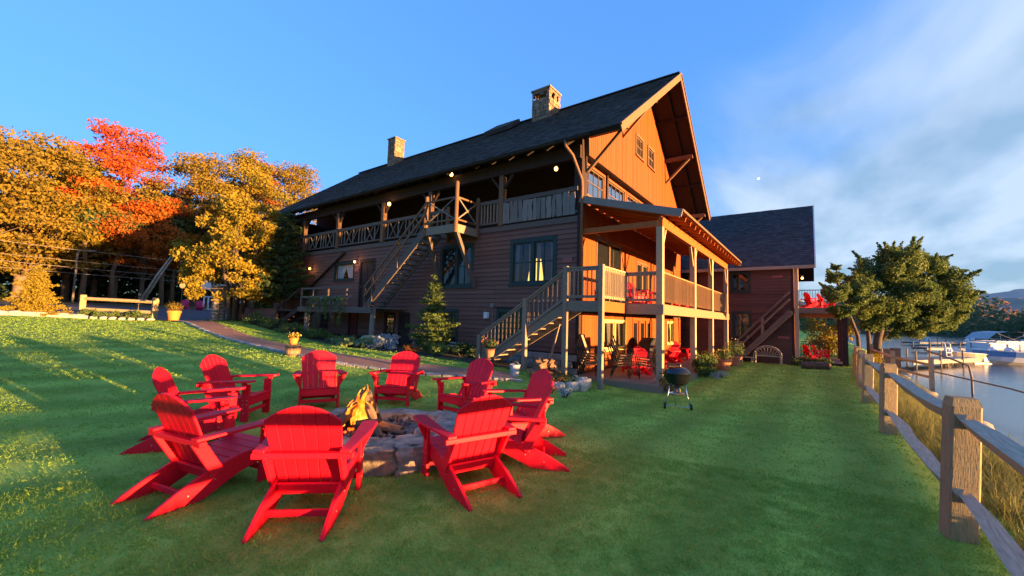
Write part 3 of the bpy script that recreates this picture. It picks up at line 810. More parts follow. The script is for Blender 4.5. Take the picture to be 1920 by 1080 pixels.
# --- main roof
def roof_slope(parent, name, A, B, n_up, run, th, mt, seed, exp=.17, tab=.27, under=None):
    """A,B: eave ends; run: vector eave to ridge; shingle tabs as real overlapping pieces on a deck"""
    A, B, run = Vector(A), Vector(B), Vector(run); nrm = Vector(n_up).normalized()
    mb = MB(); P = [A, B, B + run, A + run]
    mb.hexa([*[p - nrm * th for p in P], *P], th)
    rf = mb.build(name, under or m_soffit, parent)
    r = np.random.default_rng(seed)
    L = (B - A).length; U = (B - A) / L; SLn = run.length; D = run / SLn
    ncs = int(SLn / exp); V = []; 
    for i in range(ncs + 1):
        s0 = i * exp; s1 = min(SLn, s0 + exp * 1.35); x = -(i % 2) * tab * .5 - r.uniform(0, .1)
        while x < L:
            w = tab * r.uniform(.8, 1.2); a, b = max(0, x), min(L, x + w); x += w
            if b - a < .02: continue
            hh = .014 + r.uniform(0, .014); j = r.uniform(-.018, .018)
            if s1 - s0 < .03: continue
            p0, p1 = A + U * (a + .004) + D * (s0 + j), A + U * (b - .004) + D * (s0 + j)
            p3, p2 = A + U * (a + .004) + D * s1, A + U * (b - .004) + D * s1
            V += [p0 + nrm * .002, p1 + nrm * .002, p0 + nrm * hh, p1 + nrm * hh, p2 + nrm * .004, p3 + nrm * .004]
    me = bpy.data.meshes.new('shingles'); nq = len(V) // 6
    F = []
    for k in range(nq):
        o = k * 6; F += [(o, o + 1, o + 3, o + 2), (o + 2, o + 3, o + 4, o + 5)]
    me.from_pydata([tuple(v) for v in V], [], F); me.materials.append(mt)
    link('shingles', me, rf, kind='stuff')
    return rf
nl = Vector((-SL, 0, 1)); nr = Vector((SR, 0, 1))
roof_slope(lodge, 'roof', (LX, YF, ZE), (LX, YB, ZE), nl, (RIDX - LX, 0, ZRG - ZE), .16, m_shingle, 3)
rr_ = roof_slope(lodge, 'roof', (RXE, YB, ZE), (RXE, YF, ZE), nr, (RIDX - RXE, 0, ZRG - ZE), .16, m_shingle, 4)
mb = MB(); mb.bar((RIDX, YF - .02, ZRG + .02), (RIDX, YB + .02, ZRG + .02), .3, .05); mb.build('ridge_cap', m_shingle, lodge)
# rake boards with a thin upper trim
def rake(x0, z0, x1, z1, y):
    for off, h, d, mtt in ((-.13, .26, .05, m_trimbrown), (.0, .07, .09, m_trimbrown)):
        mb = MB(); n = Vector((-(z1 - z0), 0, x1 - x0)).normalized()
        if n.z < 0: n = -n
        a, b = Vector((x0, y - d / 2, z0)) + n * off, Vector((x1, y - d / 2, z1)) + n * off
        mb.bar(a, b, d, h, up=n); mb.build('rake_board', mtt, lodge)
rake(LX - .02, ZE - .01, RIDX, ZRG - .01, YF - .003); rake(RXE + .02, ZE - .01, RIDX, ZRG - .01, YF - .006)
# soffit rafters on the overhang, right slope
for k, x in enumerate((8.2, 11.4)):
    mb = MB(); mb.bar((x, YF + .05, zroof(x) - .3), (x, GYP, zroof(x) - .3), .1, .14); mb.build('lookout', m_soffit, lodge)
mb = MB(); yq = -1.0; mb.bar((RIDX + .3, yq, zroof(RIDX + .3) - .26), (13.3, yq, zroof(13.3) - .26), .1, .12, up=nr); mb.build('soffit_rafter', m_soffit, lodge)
# purlins with struts
for x, sg in ((9.9, 1), (13.0, 1), (3.55, 1), (.32, 1)):
    z = zroof(x) - .36
    mb = MB(); mb.bar((x, GYP + .1, z), (x, YF + .12, z), .17, .2); mb.build('purlin', m_trimbrown, lodge)
    d = 1.25 if x > 1 else 1.35
    mb = MB(); mb.bar((x, (GYP - .03) if x > 1 else -.06, z - d), (x, YF + .3, z - .1), .1, .12, up=(1, 0, 0)); mb.build('strut', m_trimbrown, lodge)
# rafter tails and gutter on the long eave
y = .3
while y < 24:
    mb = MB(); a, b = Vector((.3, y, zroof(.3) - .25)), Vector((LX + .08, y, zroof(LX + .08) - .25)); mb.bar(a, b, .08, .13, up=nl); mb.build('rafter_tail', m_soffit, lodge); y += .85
mb = MB(); mb.tube([(LX - .05, YF + 1.0, ZE - .1), (LX - .05, 10, ZE - .105), (LX - .05, YB - .1, ZE - .12)], .055, 8, cap=False); mb.build('gutter', m_gutter, lodge, smooth=True)
m_copper = mat('brown_downspout', (.2, .095, .05), (.16, .075, .04), rough=.6)
mb = MB(); mb.tube([(LX - .05, .28, ZE - .1), (LX - .05, .25, ZE - .32), (-.5, .12, 7.35), (-.13, -.06, 6.55), (-.11, -.07, 6.3), (-.11, -.07, 2.2)], .055, 8); mb.build('downspout', m_copper, lodge, smooth=True)
# string of eave lights
# chimneys built stone by stone
def chimney(x, y, w, d, z0, z1, label, openings):
    C_ = MB(); C_.box(x - w / 2 + .05, x + w / 2 - .05, y - d / 2 + .05, y + d / 2 - .05, z0, z1 - (.45 if openings else 0)); ch = C_.build('chimney', m_mortar, lodge)
    z = z0
    while z < z1 - .02:
        h = rng.uniform(.14, .24); h = min(h, z1 - z)
        inop = openings and z > z1 - .62 and z < z1 - .18
        for face in range(4):
            L = w if face % 2 == 0 else d; u = -L / 2
            while u < L / 2 - .02:
                q = min(rng.uniform(.16, .4), L / 2 - u); uc = u + q / 2
                if not (inop and abs(abs(uc) - L * .22) < L * .14):
                    mb = MB(); t0 = rng.uniform(.0, .035)
                    if face == 0: mb.box(x + u + .008, x + u + q - .008, y - d / 2 - t0, y - d / 2 + .12, z + .006, z + h - .006)
                    elif face == 2: mb.box(x + u + .008, x + u + q - .008, y + d / 2 - .12, y + d / 2 + t0, z + .006, z + h - .006)
                    elif face == 1: mb.box(x + w / 2 - .12, x + w / 2 + t0, y + u + .008, y + u + q - .008, z + .006, z + h - .006)
                    else: mb.box(x - w / 2 - t0, x - w / 2 + .12, y + u + .008, y + u + q - .008, z + .006, z + h - .006)
                    mb.build('chimney_stone', m_chimstone, ch, bevel=.012)
                u += q
        z += h
    mb = MB(); mb.box(x - w / 2 - .06, x + w / 2 + .06, y - d / 2 - .06, y + d / 2 + .06, z1, z1 + .09); mb.build('cap_slab', m_chimstone, ch)
chimney(6.1, 5.4, 1.15, 1.15, 12.4, 14.3, '', True)
chimney(6.1, 18.7, .85, .85, 12.4, 14.75, '', False)
mb = MB(); mb.prism([(6.3, 7.3, 13.25), (6.3, 9.0, 13.25), (5.1, 9.0, 12.35), (5.1, 7.3, 12.35)], (-.12, 0, .2)); mb.build('roof_hatch', m_shingle, lodge)
# --- porch roof (shed) over both decks
XA, XB, YO, ZW, ZO = -.06, 12.65, -3.42, 5.97, 5.02
SP = (ZW - ZO) / -YO
pr = roof_slope(lodge, 'porch_roof', (XA, YO, ZO), (XB, YO, ZO), (0, -SP, 1), (0, -YO - .03, ZW - ZO - .009), .05, m_shingle, 5, under=m_newbeam)
n_p = Vector((0, -SP, 1)).normalized()
for k in range(19):
    x = .06 + k * (XB - .15) / 18; mb = MB()
    a, b = Vector((x, -.03, ZW - .02)) - n_p * .13, Vector((x, YO + .06, ZO + .01)) - n_p * .13
    mb.bar(a, b, .06, .15, up=n_p); mb.build('rafter', m_newbeam, lodge)
mb = MB(); mb.bar(Vector((XA - .03, 0, ZW)) - n_p * .1, Vector((XA - .03, YO - .03, ZO)) - n_p * .1, .05, .24, up=n_p); mb.build('barge_board', m_greywood, lodge)
mb = MB(); mb.bar(Vector((XB + .03, 0, ZW)) - n_p * .1, Vector((XB + .03, YO - .03, ZO)) - n_p * .1, .05, .22, up=n_p); mb.build('barge_board', m_greywood, lodge)
mb = MB(); mb.box(XA, XB, YO - .04, YO - .003, ZO - .05, ZO + .03); mb.build('eave_trim', m_trimbrown, lodge)
DY = -2.73
mb = MB(); mb.box(0.0, 12.25, DY - .09, DY + .05, 4.6, 4.9); mb.build('porch_beam', m_newbeam, lodge)
mb = MB(); mb.box(.0, 12.25, DY - .03, DY + .02, 4.903, 5.17); mb.build('frieze_board', m_newbeam, lodge)
mb = MB(); mb.box(-.02, .12, DY + .06, -.03, 4.62, 4.8); mb.build('porch_beam', m_newbeam, lodge)
posts = [.06, 4.47, 8.02, 12.18]
for x in posts:
    mb = MB(); mb.box(x - .1, x + .1, DY - .1, DY + .1, -.75, 4.598); mb.build('porch_post', m_yellowpost, lodge, bevel=.01)
    for s in (-1, 1):
        if (x < 1 and s < 0) or (x > 12 and s > 0): continue
        mb = MB(); mb.bar((x + s * .09, DY, 3.85), (x + s * .5, DY, 4.6), .08, .09, up=(0, 1, 0)); mb.build('knee_brace', m_yellowpost, lodge)
# decks
DZ = 2.17
n = 20
for k in range(n):
    y0 = DY - .02 + k * (2.71 / n); mb = MB(); mb.box(.0, 12.28, y0 + .004, y0 + 2.71 / n - .004, DZ - .035, DZ - rng.uniform(0, .003)); mb.build('deck_board', m_deck, lodge)
for k in range(18):
    y0 = DY - .25 + k * (2.96 / 18); mb = MB(); mb.box(-.55, 12.4, y0 + .004, y0 + 2.96 / 18 - .004, -.30, -.265 - rng.uniform(0, .003)); mb.build('deck_board', m_deck, lodge)
mb = MB(); mb.box(-.56, 12.4, DY - .29, DY - .255, -.62, -.27); mb.box(-.595, -.56, DY - .29, -.05, -.62, -.27); mb.build('deck_skirt', m_deck, lodge)
mb = MB(); mb.box(-.02, 12.3, DY - .14, DY - .102, DZ - .34, DZ - .02); mb.build('deck_fascia', m_fascia, lodge)
mb = MB(); mb.box(-.06, -.021, DY - .13, -1.6, DZ - .34, DZ - .02); mb.build('deck_fascia', m_deck, lodge)
for k in range(16):
    x = .4 + k * .77; mb = MB(); mb.box(x, x + .045, DY + .06, -.03, DZ - .25, DZ - .037); mb.build('joist', m_sidingdark, lodge)
def railing(p, q, zb, mt=None, top=1.02, sp=.13, name='baluster', first=True):
    """top rail, bottom rail, square balusters between two floor points (sloping when z differs)"""
    mt = mt or m_deck
    p, q = Vector(p), Vector(q); d = q - p; L = Vector((d.x, d.y, 0)).length
    U3 = Vector((0, 0, 1))
    mb = MB(); mb.bar(p + U3 * (top - .02), q + U3 * (top - .02), .11, .04); mb.build('top_rail', mt, lodge)
    mb = MB(); mb.bar(p + U3 * (top - .085), q + U3 * (top - .085), .045, .085); mb.build('top_rail', mt, lodge)
    mb = MB(); mb.bar(p + U3 * .12, q + U3 * .12, .045, .08); mb.build('bottom_rail', mt, lodge)
    nb = max(1, int(L / sp))
    for k in range(nb):
        c = p + d * ((k + .5) / nb); mb = MB(); o = Vector((d.y, -d.x, 0)).normalized() * .035
        mb.bar(c + o + U3 * .07, c + o + U3 * (top - .045), .036, .036, up=(1, .3, 0)); mb.build(name, mt, lodge)
for a, b in zip(posts[:-1], posts[1:]): railing((a + .1, DY, DZ), (b - .1, DY, DZ), DZ, m_cedarrail)
railing((0.03, -1.68, DZ), (0.03, DY + .1, DZ), DZ)
# landing of the garden stair
LA, LB_, LC = -1.9, -.47, -1.64
mb = MB()
for k in range(8):
    x0 = LA + k * 1.9 / 8; b_ = MB(); b_.box(x0 + .004, x0 + 1.9 / 8 - .004, LC, LB_, DZ - .037, DZ - .002); b_.build('deck_board', m_deck, lodge)
mb = MB(); mb.box(LA - .04, LA, LC - .04, LB_, DZ - .32, DZ - .01); mb.build('deck_fascia', m_deck, lodge)
mb = MB(); mb.box(LA + .001, -.07, LC - .04, LC - .001, DZ - .32, DZ - .01); mb.build('deck_fascia', m_newbeam, lodge)
for (x, y, top, bt) in ((LA, LC, DZ + 1.06, -.75), (LA, LB_, DZ + 1.06, -.75), (0.0, -1.6, DZ + 1.06, DZ - .3)):
    mb = MB(); mb.box(x - .07, x + .07, y - .07, y + .07, bt, top); mb.build('landing_post', m_deck, lodge, bevel=.008)
railing((LA, LB_ - .07, DZ), (LA, LC + .07, DZ), DZ)
railing((LA + .07, LC, DZ), (-.07, LC, DZ), DZ, m_yellowpost)
# garden stair
YS1, ZS1 = 2.95, .02
nst = 11
for x in (-1.86, -.92):
    mb = MB(); mb.bar((x, LB_, DZ - .2), (x, YS1, ZS1 - .05), .05, .28); mb.build('stringer', m_deck, lodge)
for k in range(nst):
    q = (k + .5) / nst; y = LB_ + (YS1 - LB_) * q; z = DZ - .03 + (ZS1 - DZ) * q
    mb = MB(); mb.box(-1.83, -.95, y - .15, y + .15, z - .02, z + .02); mb.build('tread', m_deck, lodge)
mb = MB(); mb.box(-1.97, -1.83, .93, 1.07, -.4, 2.25); mb.build('stair_post', m_deck, lodge, bevel=.008)
mb = MB(); mb.box(-1.97, -1.83, YS1 - .1, YS1 + .04, -.3, .98); mb.build('stair_post', m_deck, lodge, bevel=.008)
railing((-1.9, LB_ + .07, DZ - .08), (-1.9, .95, DZ - .08 - (DZ - ZS1) * (1.42 / 3.42)), 0, m_deck, sp=.16)
railing((-1.9, 1.05, DZ - .08 - (DZ - ZS1) * (1.52 / 3.42)), (-1.9, YS1 - .1, ZS1 + .0), 0, m_deck, sp=.16)
mb = MB(); mb.bar((-1.5, .4, -.2), (-1.5, -.05, 1.45), .05, .05); mb.build('stair_brace', m_deck, lodge)
# --- balcony landing with its stair down to the platform
AX, AY0, AY1, AZ = -1.36, 4.82, 6.56, 5.28
mb = MB(); mb.box(AX, -.05, AY0, AY1, AZ - .06, AZ); mb.build('landing_floor', m_deck, lodge)
mb = MB(); mb.box(AX - .04, AX - .001, AY0 - .05, AY1, AZ - .34, AZ - .01); mb.build('landing_fascia', m_deck, lodge)
mb = MB(); mb.box(AX, -.05, AY0 - .05, AY0 - .001, AZ - .34, AZ - .01); mb.build('landing_fascia', m_deck, lodge)
for x, y, top in ((AX, AY0, 7.0), (AX, AY1, 6.62), (-.08, AY0 - .02, 6.62), (-.08, AY1, 6.5)):
    mb = MB(); mb.tube([(x, y, AZ - .36), (x, y, top - .05), (x, y, top)], [.085, .08, .05], 10); mb.build('log_post', m_trimbrown, lodge, smooth=False)
for (p, q) in (((AX, AY0 + .09), (AX, AY1 - .09)), ((AX + .09, AY0), (-.16, AY0))):
    for z in (AZ + .18, AZ + 1.08):
        mb = MB(); mb.tube([(p[0], p[1], z), (q[0], q[1], z)], .04, 6); mb.build('log_rail', m_trimbrown, lodge)
    for za, zb_ in ((AZ + .2, AZ + 1.06), (AZ + 1.06, AZ + .2)):
        mb = MB(); mb.tube([(p[0], p[1], za), (q[0], q[1], zb_)], .032, 6); mb.build('cross_brace', m_greywood, lodge)
for y0, y1 in ((AY0 + .05, 4.84), (AY1 - .05, 6.82)):
    mb = MB(); mb.bar((AX + .1, y0, AZ - .3), (-.07, y1, 2.85), .14, .14, up=(0, 1, 0)); mb.build('landing_brace', m_darkrail, lodge)
PZ = 1.88
YT, YBt = AY1 + .04, 10.55
for x in (AX - .02, -.5):
    mb = MB(); mb.bar((x, YT, AZ - .15), (x, YBt, PZ - .02), .06, .32); mb.build('stringer', m_darkrail, lodge)
nst = 16
for k in range(nst):
    q = (k + .5) / nst; y = YT + (YBt - YT) * q; z = AZ - .04 + (PZ - AZ + .05) * q
    mb = MB(); mb.box(AX + .02, -.54, y - .15, y + .15, z - .025, z + .025); mb.build('tread', m_greywood, lodge)
for q in (.0, .42, .86, 1.0):
    y = YT + (YBt - YT) * q; z = AZ - .1 + (PZ - AZ) * q
    mb = MB(); mb.box(AX - .1, AX - .055, y - .045, y + .045, z - .1, z + 1.05); mb.build('stair_post', m_trimbrown, lodge)
for h in (.55, .98):
    mb = MB(); mb.bar((AX - .12, YT - .1, AZ + h), (AX - .12, YBt, PZ + h - .04), .05, .09); mb.build('handrail', m_trimbrown, lodge)
# platform on posts below it
mb = MB()
for k in range(11):
    x0 = -1.95 + k * .17; b_ = MB(); b_.box(x0 + .004, x0 + .166, 9.2, 15.6, PZ - .045, PZ - rng.uniform(0, .003)); b_.build('platform_board', m_greywood, lodge)
mb = MB(); mb.box(-2.0, -1.955, 9.15, 15.65, PZ - .26, PZ - .02); mb.build('platform_fascia', m_darkrail, lodge)
for y in (9.3, 15.0):
    mb = MB(); mb.tube([(-1.8, y, -.1), (-1.8, y + .02, 1.0), (-1.8, y, PZ - .048)], [.13, .12, .115], 8); mb.build('platform_post', m_greywood, lodge)
for y in (9.25, 11.3, 12.9, 14.3, 15.5):
    if y == 9.25: continue
    mb = MB(); mb.box(-1.95, -1.87, y - .04, y + .04, PZ, PZ + .98); mb.build('rail_post', m_darkrail, lodge)
for z in (PZ + .5, PZ + .95):
    mb = MB(); mb.box(-1.93, -1.89, 10.9, 15.55, z - .045, z + .045); mb.build('platform_rail', m_darkrail, lodge)
# far steps and skirted deck at the end of the wall
for x in (-1.95, -1.0):
    mb = MB(); mb.bar((x, 15.6, PZ - .1), (x, 18.1, .75), .06, .26); mb.build('stringer', m_sidingdark, lodge)
    mb = MB(); mb.bar((x, 15.6, PZ + .95), (x, 18.1, 1.75), .06, .09); mb.build('handrail', m_sidingdark, lodge)
    mb = MB(); mb.box(x - .04, x + .04, 18.02, 18.12, .6, 1.8); mb.build('rail_post', m_sidingdark, lodge)
for k in range(6):
    q = (k + .5) / 6; y = 15.6 + 2.5 * q; z = PZ - .1 - 1.1 * q; mb = MB(); mb.box(-1.92, -1.03, y - .17, y + .17, z - .02, z + .02); mb.build('tread', m_sidingdark, lodge)
for k in range(6):
    mb = MB(); mb.box(-1.9, -1.87, 18.3, 22.6, .85 + k * .15, .85 + k * .15 + .14); mb.build('deck_skirt_board', m_siding, lodge)
mb = MB(); mb.box(-1.86, -.03, 18.3, 22.6, 1.6, 1.72); mb.build('side_deck', m_darkrail, lodge)
mb = MB(); mb.bar((-.1, 14.6, 4.98), (-.1, 18.7, 2.8), .06, .16, up=(1, 0, 0)); mb.build('old_handrail', m_sidingdark, lodge)
# added glowing lamp shape standing in for sunlight on the room wall
m_sunpatch = emit('sun_patch_glow', (1.0, .60, .12), .17)
tl = thing('table_lamp', 'glowing yellow lamp shape added for a patch of sunlight behind the big green-framed window', 'lamp', (.6, 2.25, 2.2))
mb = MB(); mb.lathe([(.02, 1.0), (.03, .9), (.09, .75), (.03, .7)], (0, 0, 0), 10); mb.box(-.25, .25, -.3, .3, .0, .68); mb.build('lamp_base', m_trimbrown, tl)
mb = MB(); mb.lathe([(.33, .78), (.20, 1.75)], (0, 0, 0), 14); mb.build('lamp_shade', m_sunpatch, tl, smooth=True)
tl2 = thing('table_lamp', 'unlit table lamp with cream shade in the right pane of the big window', 'lamp', (.6, 1.35, 2.16))
mb = MB(); mb.lathe([(.02, 1.0), (.03, .9), (.09, .75), (.03, .7)], (0, 0, 0), 10); mb.box(-.25, .25, -.25, .25, .0, .68); mb.build('lamp_base', m_trimbrown, tl2)
mb = MB(); mb.lathe([(.19, .95), (.13, 1.25)], (0, 0, 0), 14); mb.build('lamp_shade', m_curtain, tl2, smooth=True)

# ------------------------------------------------------------------ the annex behind
annex = thing('annex', 'smaller two-storey brown annex with blue-grey roof behind the porch', 'building')
XF, AYR, AYL = 14.5, -5.75, 6.0
PA = ('x', XF)
AH = [(-3.68, -2.62, 3.5, 4.72), (-3.72, -2.7, .75, 2.38), (-.9, .1, 3.5, 4.72)]
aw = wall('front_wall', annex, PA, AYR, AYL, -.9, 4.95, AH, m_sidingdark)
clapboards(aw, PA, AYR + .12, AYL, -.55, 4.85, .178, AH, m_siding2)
mb = MB(); mb.box(XF - .04, XF, AYR, AYR + .12, -.8, 4.9); mb.build('corner_board', m_sidingdark, annex)
window(annex, PA, *AH[0], m_green, cols=1, rows=2, casing=.12)
window(annex, PA, *AH[1], m_green, cols=2, rows=2, casing=.12, curtain=.45, pane=m_glassclear)
window(annex, PA, *AH[2], m_green, cols=1, rows=2, casing=.12)
mb = MB(); mb.prism([(XF, AYR + .02, -.9), (XF + 8.2, AYR + .02, -.9), (XF + 8.2, AYR + .02, 4.9), (XF + 4.1, AYR + .02, 8.95), (XF, AYR + .02, 4.9)], (0, .15, 0)); mb.build('end_wall', m_siding, annex)
mb = MB(); mb.box(XF + 1.2, XF + 1.3, AYR + .2, AYL, -.8, 4.9); mb.box(XF + .02, XF + 1.2, AYR + .2, AYL, 4.8, 4.9); mb.build('inner_wall', m_sidingdark, annex)
boards(annex, ('y', AYR + .02), XF + .05, XF + 8.1, -.3, 4.7, .25, [], m_orange, .001, name='end_board')
ARX, ARZ, AEZ, AY_ = 18.6, 9.2, 4.9, -6.72
roof_slope(annex, 'roof', (XF - .3, AY_, AEZ), (XF - .3, 7.0, AEZ), (-(ARZ - AEZ), 0, ARX - XF + .3), (ARX - XF + .3, 0, ARZ - AEZ), .16, m_shingleblue, 8, exp=.18, tab=.28)
roof_slope(annex, 'roof', (23.0, 7.0, AEZ), (23.0, AY_, AEZ), ((ARZ - AEZ), 0, 4.4), (ARX - 23.0, 0, ARZ - AEZ), .16, m_shingleblue, 9, exp=.18, tab=.28)
n_a = Vector((-(ARZ - AEZ), 0, ARX - XF + .3)).normalized()
mb = MB(); mb.bar(Vector((XF - .32, AY_ - .03, AEZ)) - n_a * .08, Vector((ARX, AY_ - .03, ARZ)) - n_a * .08, .05, .24, up=n_a); mb.build('rake_board', m_white, annex)
mb = MB(); mb.box(XF - .36, XF - .305, AY_, 7.0, AEZ - .16, AEZ + .01); mb.build('fascia', m_railgrey, annex)
for z, y in ((4.35, -5.0), (.95, -5.25)):
    mb = MB(); mb.box(XF - .06, XF - .032, y - .26, y + .26, z - .07, z + .07); mb.build('plaque', m_plaque, annex)
# annex side porch
AD, AYO = 2.62, -8.05
mb = MB(); mb.box(XF - .06, XF + .14, AYR - .22, AYR - .02, -.9, 4.85); mb.build('porch_post', m_yellowpost, annex, bevel=.01)
for k in range(12):
    y0 = AYO + k * .19; mb = MB(); mb.box(XF, 19.5, y0 + .004, y0 + .186, AD - .04, AD - rng.uniform(0, .003)); mb.build('deck_board', m_deck, annex)
mb = MB(); mb.box(XF - .045, XF - .002, AYO, AYR - .23, AD - .3, AD - .01); mb.build('deck_fascia', m_deck, annex)
mb = MB(); mb.box(XF, 19.5, AYO - .05, AYO - .005, AD - .3, AD - .01); mb.build('deck_fascia', m_deck, annex)
mb = MB(); mb.box(XF + .1, XF + .25, AYO + .1, AYR - .1, AD - .55, AD - .31); mb.build('beam', m_newbeam, annex)
for x in (XF + .15, 17.0, 19.3):
    mb = MB(); mb.box(x - .12, x + .12, AYO + .02, AYO + .26, -.9, AD - .045); mb.build('deck_post', m_sidingdark, annex)
for k in range(11):
    y0 = AYO + .1 + k * .2; mb = MB(); mb.box(XF + .3, 19.5, y0 + .004, y0 + .196, -.36, -.32 - rng.uniform(0, .003)); mb.build('deck_board', m_deck, annex)
mb = MB(); mb.box(XF + .25, XF + .295, AYO + .1, AYR - .05, -.75, -.325); mb.build('deck_skirt', m_sidingdark, annex)
def metal_rail(p, q, sp=.12, h=.95):
    p, q = Vector(p), Vector(q); U3 = Vector((0, 0, 1)); L = (q - p).length
    mb = MB(); mb.bar(p + U3 * h, q + U3 * h, .05, .04); mb.bar(p + U3 * .1, q + U3 * .1, .03, .03)
    r_ = mb.build('metal_railing', m_black, annex)
    for k in range(int(L / sp) + 1):
        c = p.lerp(q, k * sp / L); mb = MB(); mb.bar(c + U3 * .115, c + U3 * (h - .02), .018, .018, up=(1, 0, 0)); mb.build('baluster', m_black, r_)
metal_rail((XF + .05, AYR - .25, AD), (XF + .05, AYO + .05, AD)); metal_rail((XF + .1, AYO, AD), (19.4, AYO, AD))
metal_rail((XF + .35, AYR - .25, -.32), (XF + .35, -7.0, -.32)); metal_rail((19.4, AYR - .2, -.32), (19.4, AYO + .3, -.32))
# annex stair
for x in (13.55, 14.3):
    mb = MB(); mb.bar((x, -3.0, -.5), (x, -5.65, AD - .25), .06, .28); mb.build('stringer', m_darkrail, annex)
    for h in (.55, .95):
        mb = MB(); mb.bar((x, -3.0, -.35 + h), (x, -5.6, AD - .1 + h), .05, .08); mb.build('handrail', m_darkrail, annex)
    for q in (.02, .5):
        y = -3.0 - 2.6 * q; z = -.5 + (AD + .25) * q; mb = MB(); mb.box(x - .05, x + .05, y - .05, y + .05, z - .2, z + 1.1); mb.build('stair_post', m_darkrail, annex)
for k in range(13):
    q = (k + .5) / 13; y = -3.0 - 2.65 * q; z = -.5 + (AD + .35) * q; mb = MB(); mb.box(13.58, 14.27, y - .13, y + .13, z - .02, z + .02); mb.build('tread', m_darkrail, annex)
lantern(annex, (XF + .2, AYR - .4, 4.25), .06, (0, .25, 0), .4)  # unlit fixture: bulb glow and point light added in place of sunlight on it
# ------------------------------------------------------------------ adirondack chairs
def make_chair(label, loc, rot, group, mt, cat='adirondack chair'):
    T = thing('adirondack_chair', label, cat, loc, rot, group); B = .004
    for s in (-1, 1):
        mb = MB(); mb.box(s * .29 - .017, s * .29 + .017, .255, .36, 0, .523); L = mb.build('front_leg', mt, T, bevel=B)
        sc = MB()
        for (y, z) in ((.28, .30), (.335, .30), (.28, .24), (.335, .24), (.29, .19), (.3, .12), (.31, .47)):
            c = Vector((s * .309, y, z)); sc.tube([c, c + Vector((s * .004, 0, 0))], .006, 6)
        sc.build('screws', m_screw, L)
        prof = [(.375, .335), (.375, .225), (.10, .155), (-.2, .02), (-.42, -.005), (-.585, .0), (-.60, .018), (-.52, .07), (-.36, .16), (-.15, .255), (.08, .315)]
        mb = MB(); mb.prism([(s * .255 - .016, y, z) for y, z in (prof if s > 0 else prof)], (.032, 0, 0)); L = mb.build('stringer', mt, T, bevel=B)
        sc = MB()
        for (y, z) in ((-.12, .16), (-.16, .2), (-.32, .09)):
            c = Vector((s * .272, y, z)); sc.tube([c, c + Vector((s * .004, 0, 0))], .006, 6)
        sc.build('screws', m_screw, L)
        arm = [(.268, .40), (.30, .435), (.37, .44), (.412, .40), (.415, .2), (.385, -.1), (.36, -.335), (.275, -.335), (.285, -.1)]
        mb = MB(); n = len(arm); P = [(s * x, y, .528 + .045 * (y + .33)) for x, y in arm]
        if s < 0: P = P[::-1]
        mb.prism(P, (0, 0, .026)); mb.build('arm', mt, T, bevel=B)
        mb = MB(); P = [(s * .309, .292, .552), (s * .395, .292, .552), (s * .395, .292, .525), (s * .309, .292, .36)]
        if s < 0: P = P[::-1]
        mb.prism(P, (0, .032, 0)); mb.build('arm_bracket', mt, T, bevel=B)
        mb = MB(); mb.bar((s * .276, -.292, .515), (s * .276, -.10, .2), .03, .1, up=(0, 1, .3)); mb.build('back_support', mt, T, bevel=B)
    for k in range(5):
        q = k / 4; y = .345 - q * .37; z = .345 - q * .075 + (0 if k else -.004)
        mb = MB(); mb.bar((-.275, y, z), (.275, y, z), .089, .024, up=(0, -.2, 1)); mb.build('seat_slat', mt, T, bevel=B)
    mb = MB(); mb.box(-.238, .238, .352, .378, .225, .33); mb.build('front_apron', mt, T, bevel=B)
    d = Vector((0, -.31, .70)); BL = d.length; d.normalize(); nn = Vector((0, d.z, -d.y)); o = Vector((0, -.085, .205))
    Lx = lambda x: BL * (1 - .17 * (x / .285) ** 2)
    for k in range(6):
        xb, xt = (k - 2.5) * .079, (k - 2.5) * .0955; wb_, wt = .036, .0455
        def pt(x, s): return o + d * s + Vector((x, 0, 0))
        xm = (xb + xt * 1.35) / 2.35 + 0
        P = [pt(xb - wb_, 0), pt(xb + wb_, 0), pt(xt * .97 + wt, BL * .62), pt(xt + wt, Lx(xt + wt)), pt(xt, Lx(xt)), pt(xt - wt, Lx(xt - wt)), pt(xt * .97 - wt, BL * .62)]
        mb = MB(); mb.prism(P, nn * -.022); mb.build('back_slat', mt, T, bevel=B)
    mb = MB(); mb.box(-.375, .375, -.325, -.268, .482, .526); mb.build('back_rail', mt, T, bevel=B)
    mb = MB(); mb.bar((-.237, -.135, .195), (.237, -.135, .195), .026, .1, up=(0, -.4, 1)); mb.build('lower_back_rail', mt, T, bevel=B)
    mb = MB(); mb.box(-.272, .272, .295, .32, .1, .155); mb.build('front_stretcher', mt, T, bevel=B)
    mb = MB(); mb.box(-.238, .238, -.335, -.31, .06, .11); mb.build('rear_stretcher', mt, T, bevel=B)
    return T
FIRE = Vector((-9.66, -2.12, 0))
def face(x, y, tx, ty): return math.atan2(ty - y, tx - x) - PI / 2
gF = 'red adirondack chairs around the fire pit'
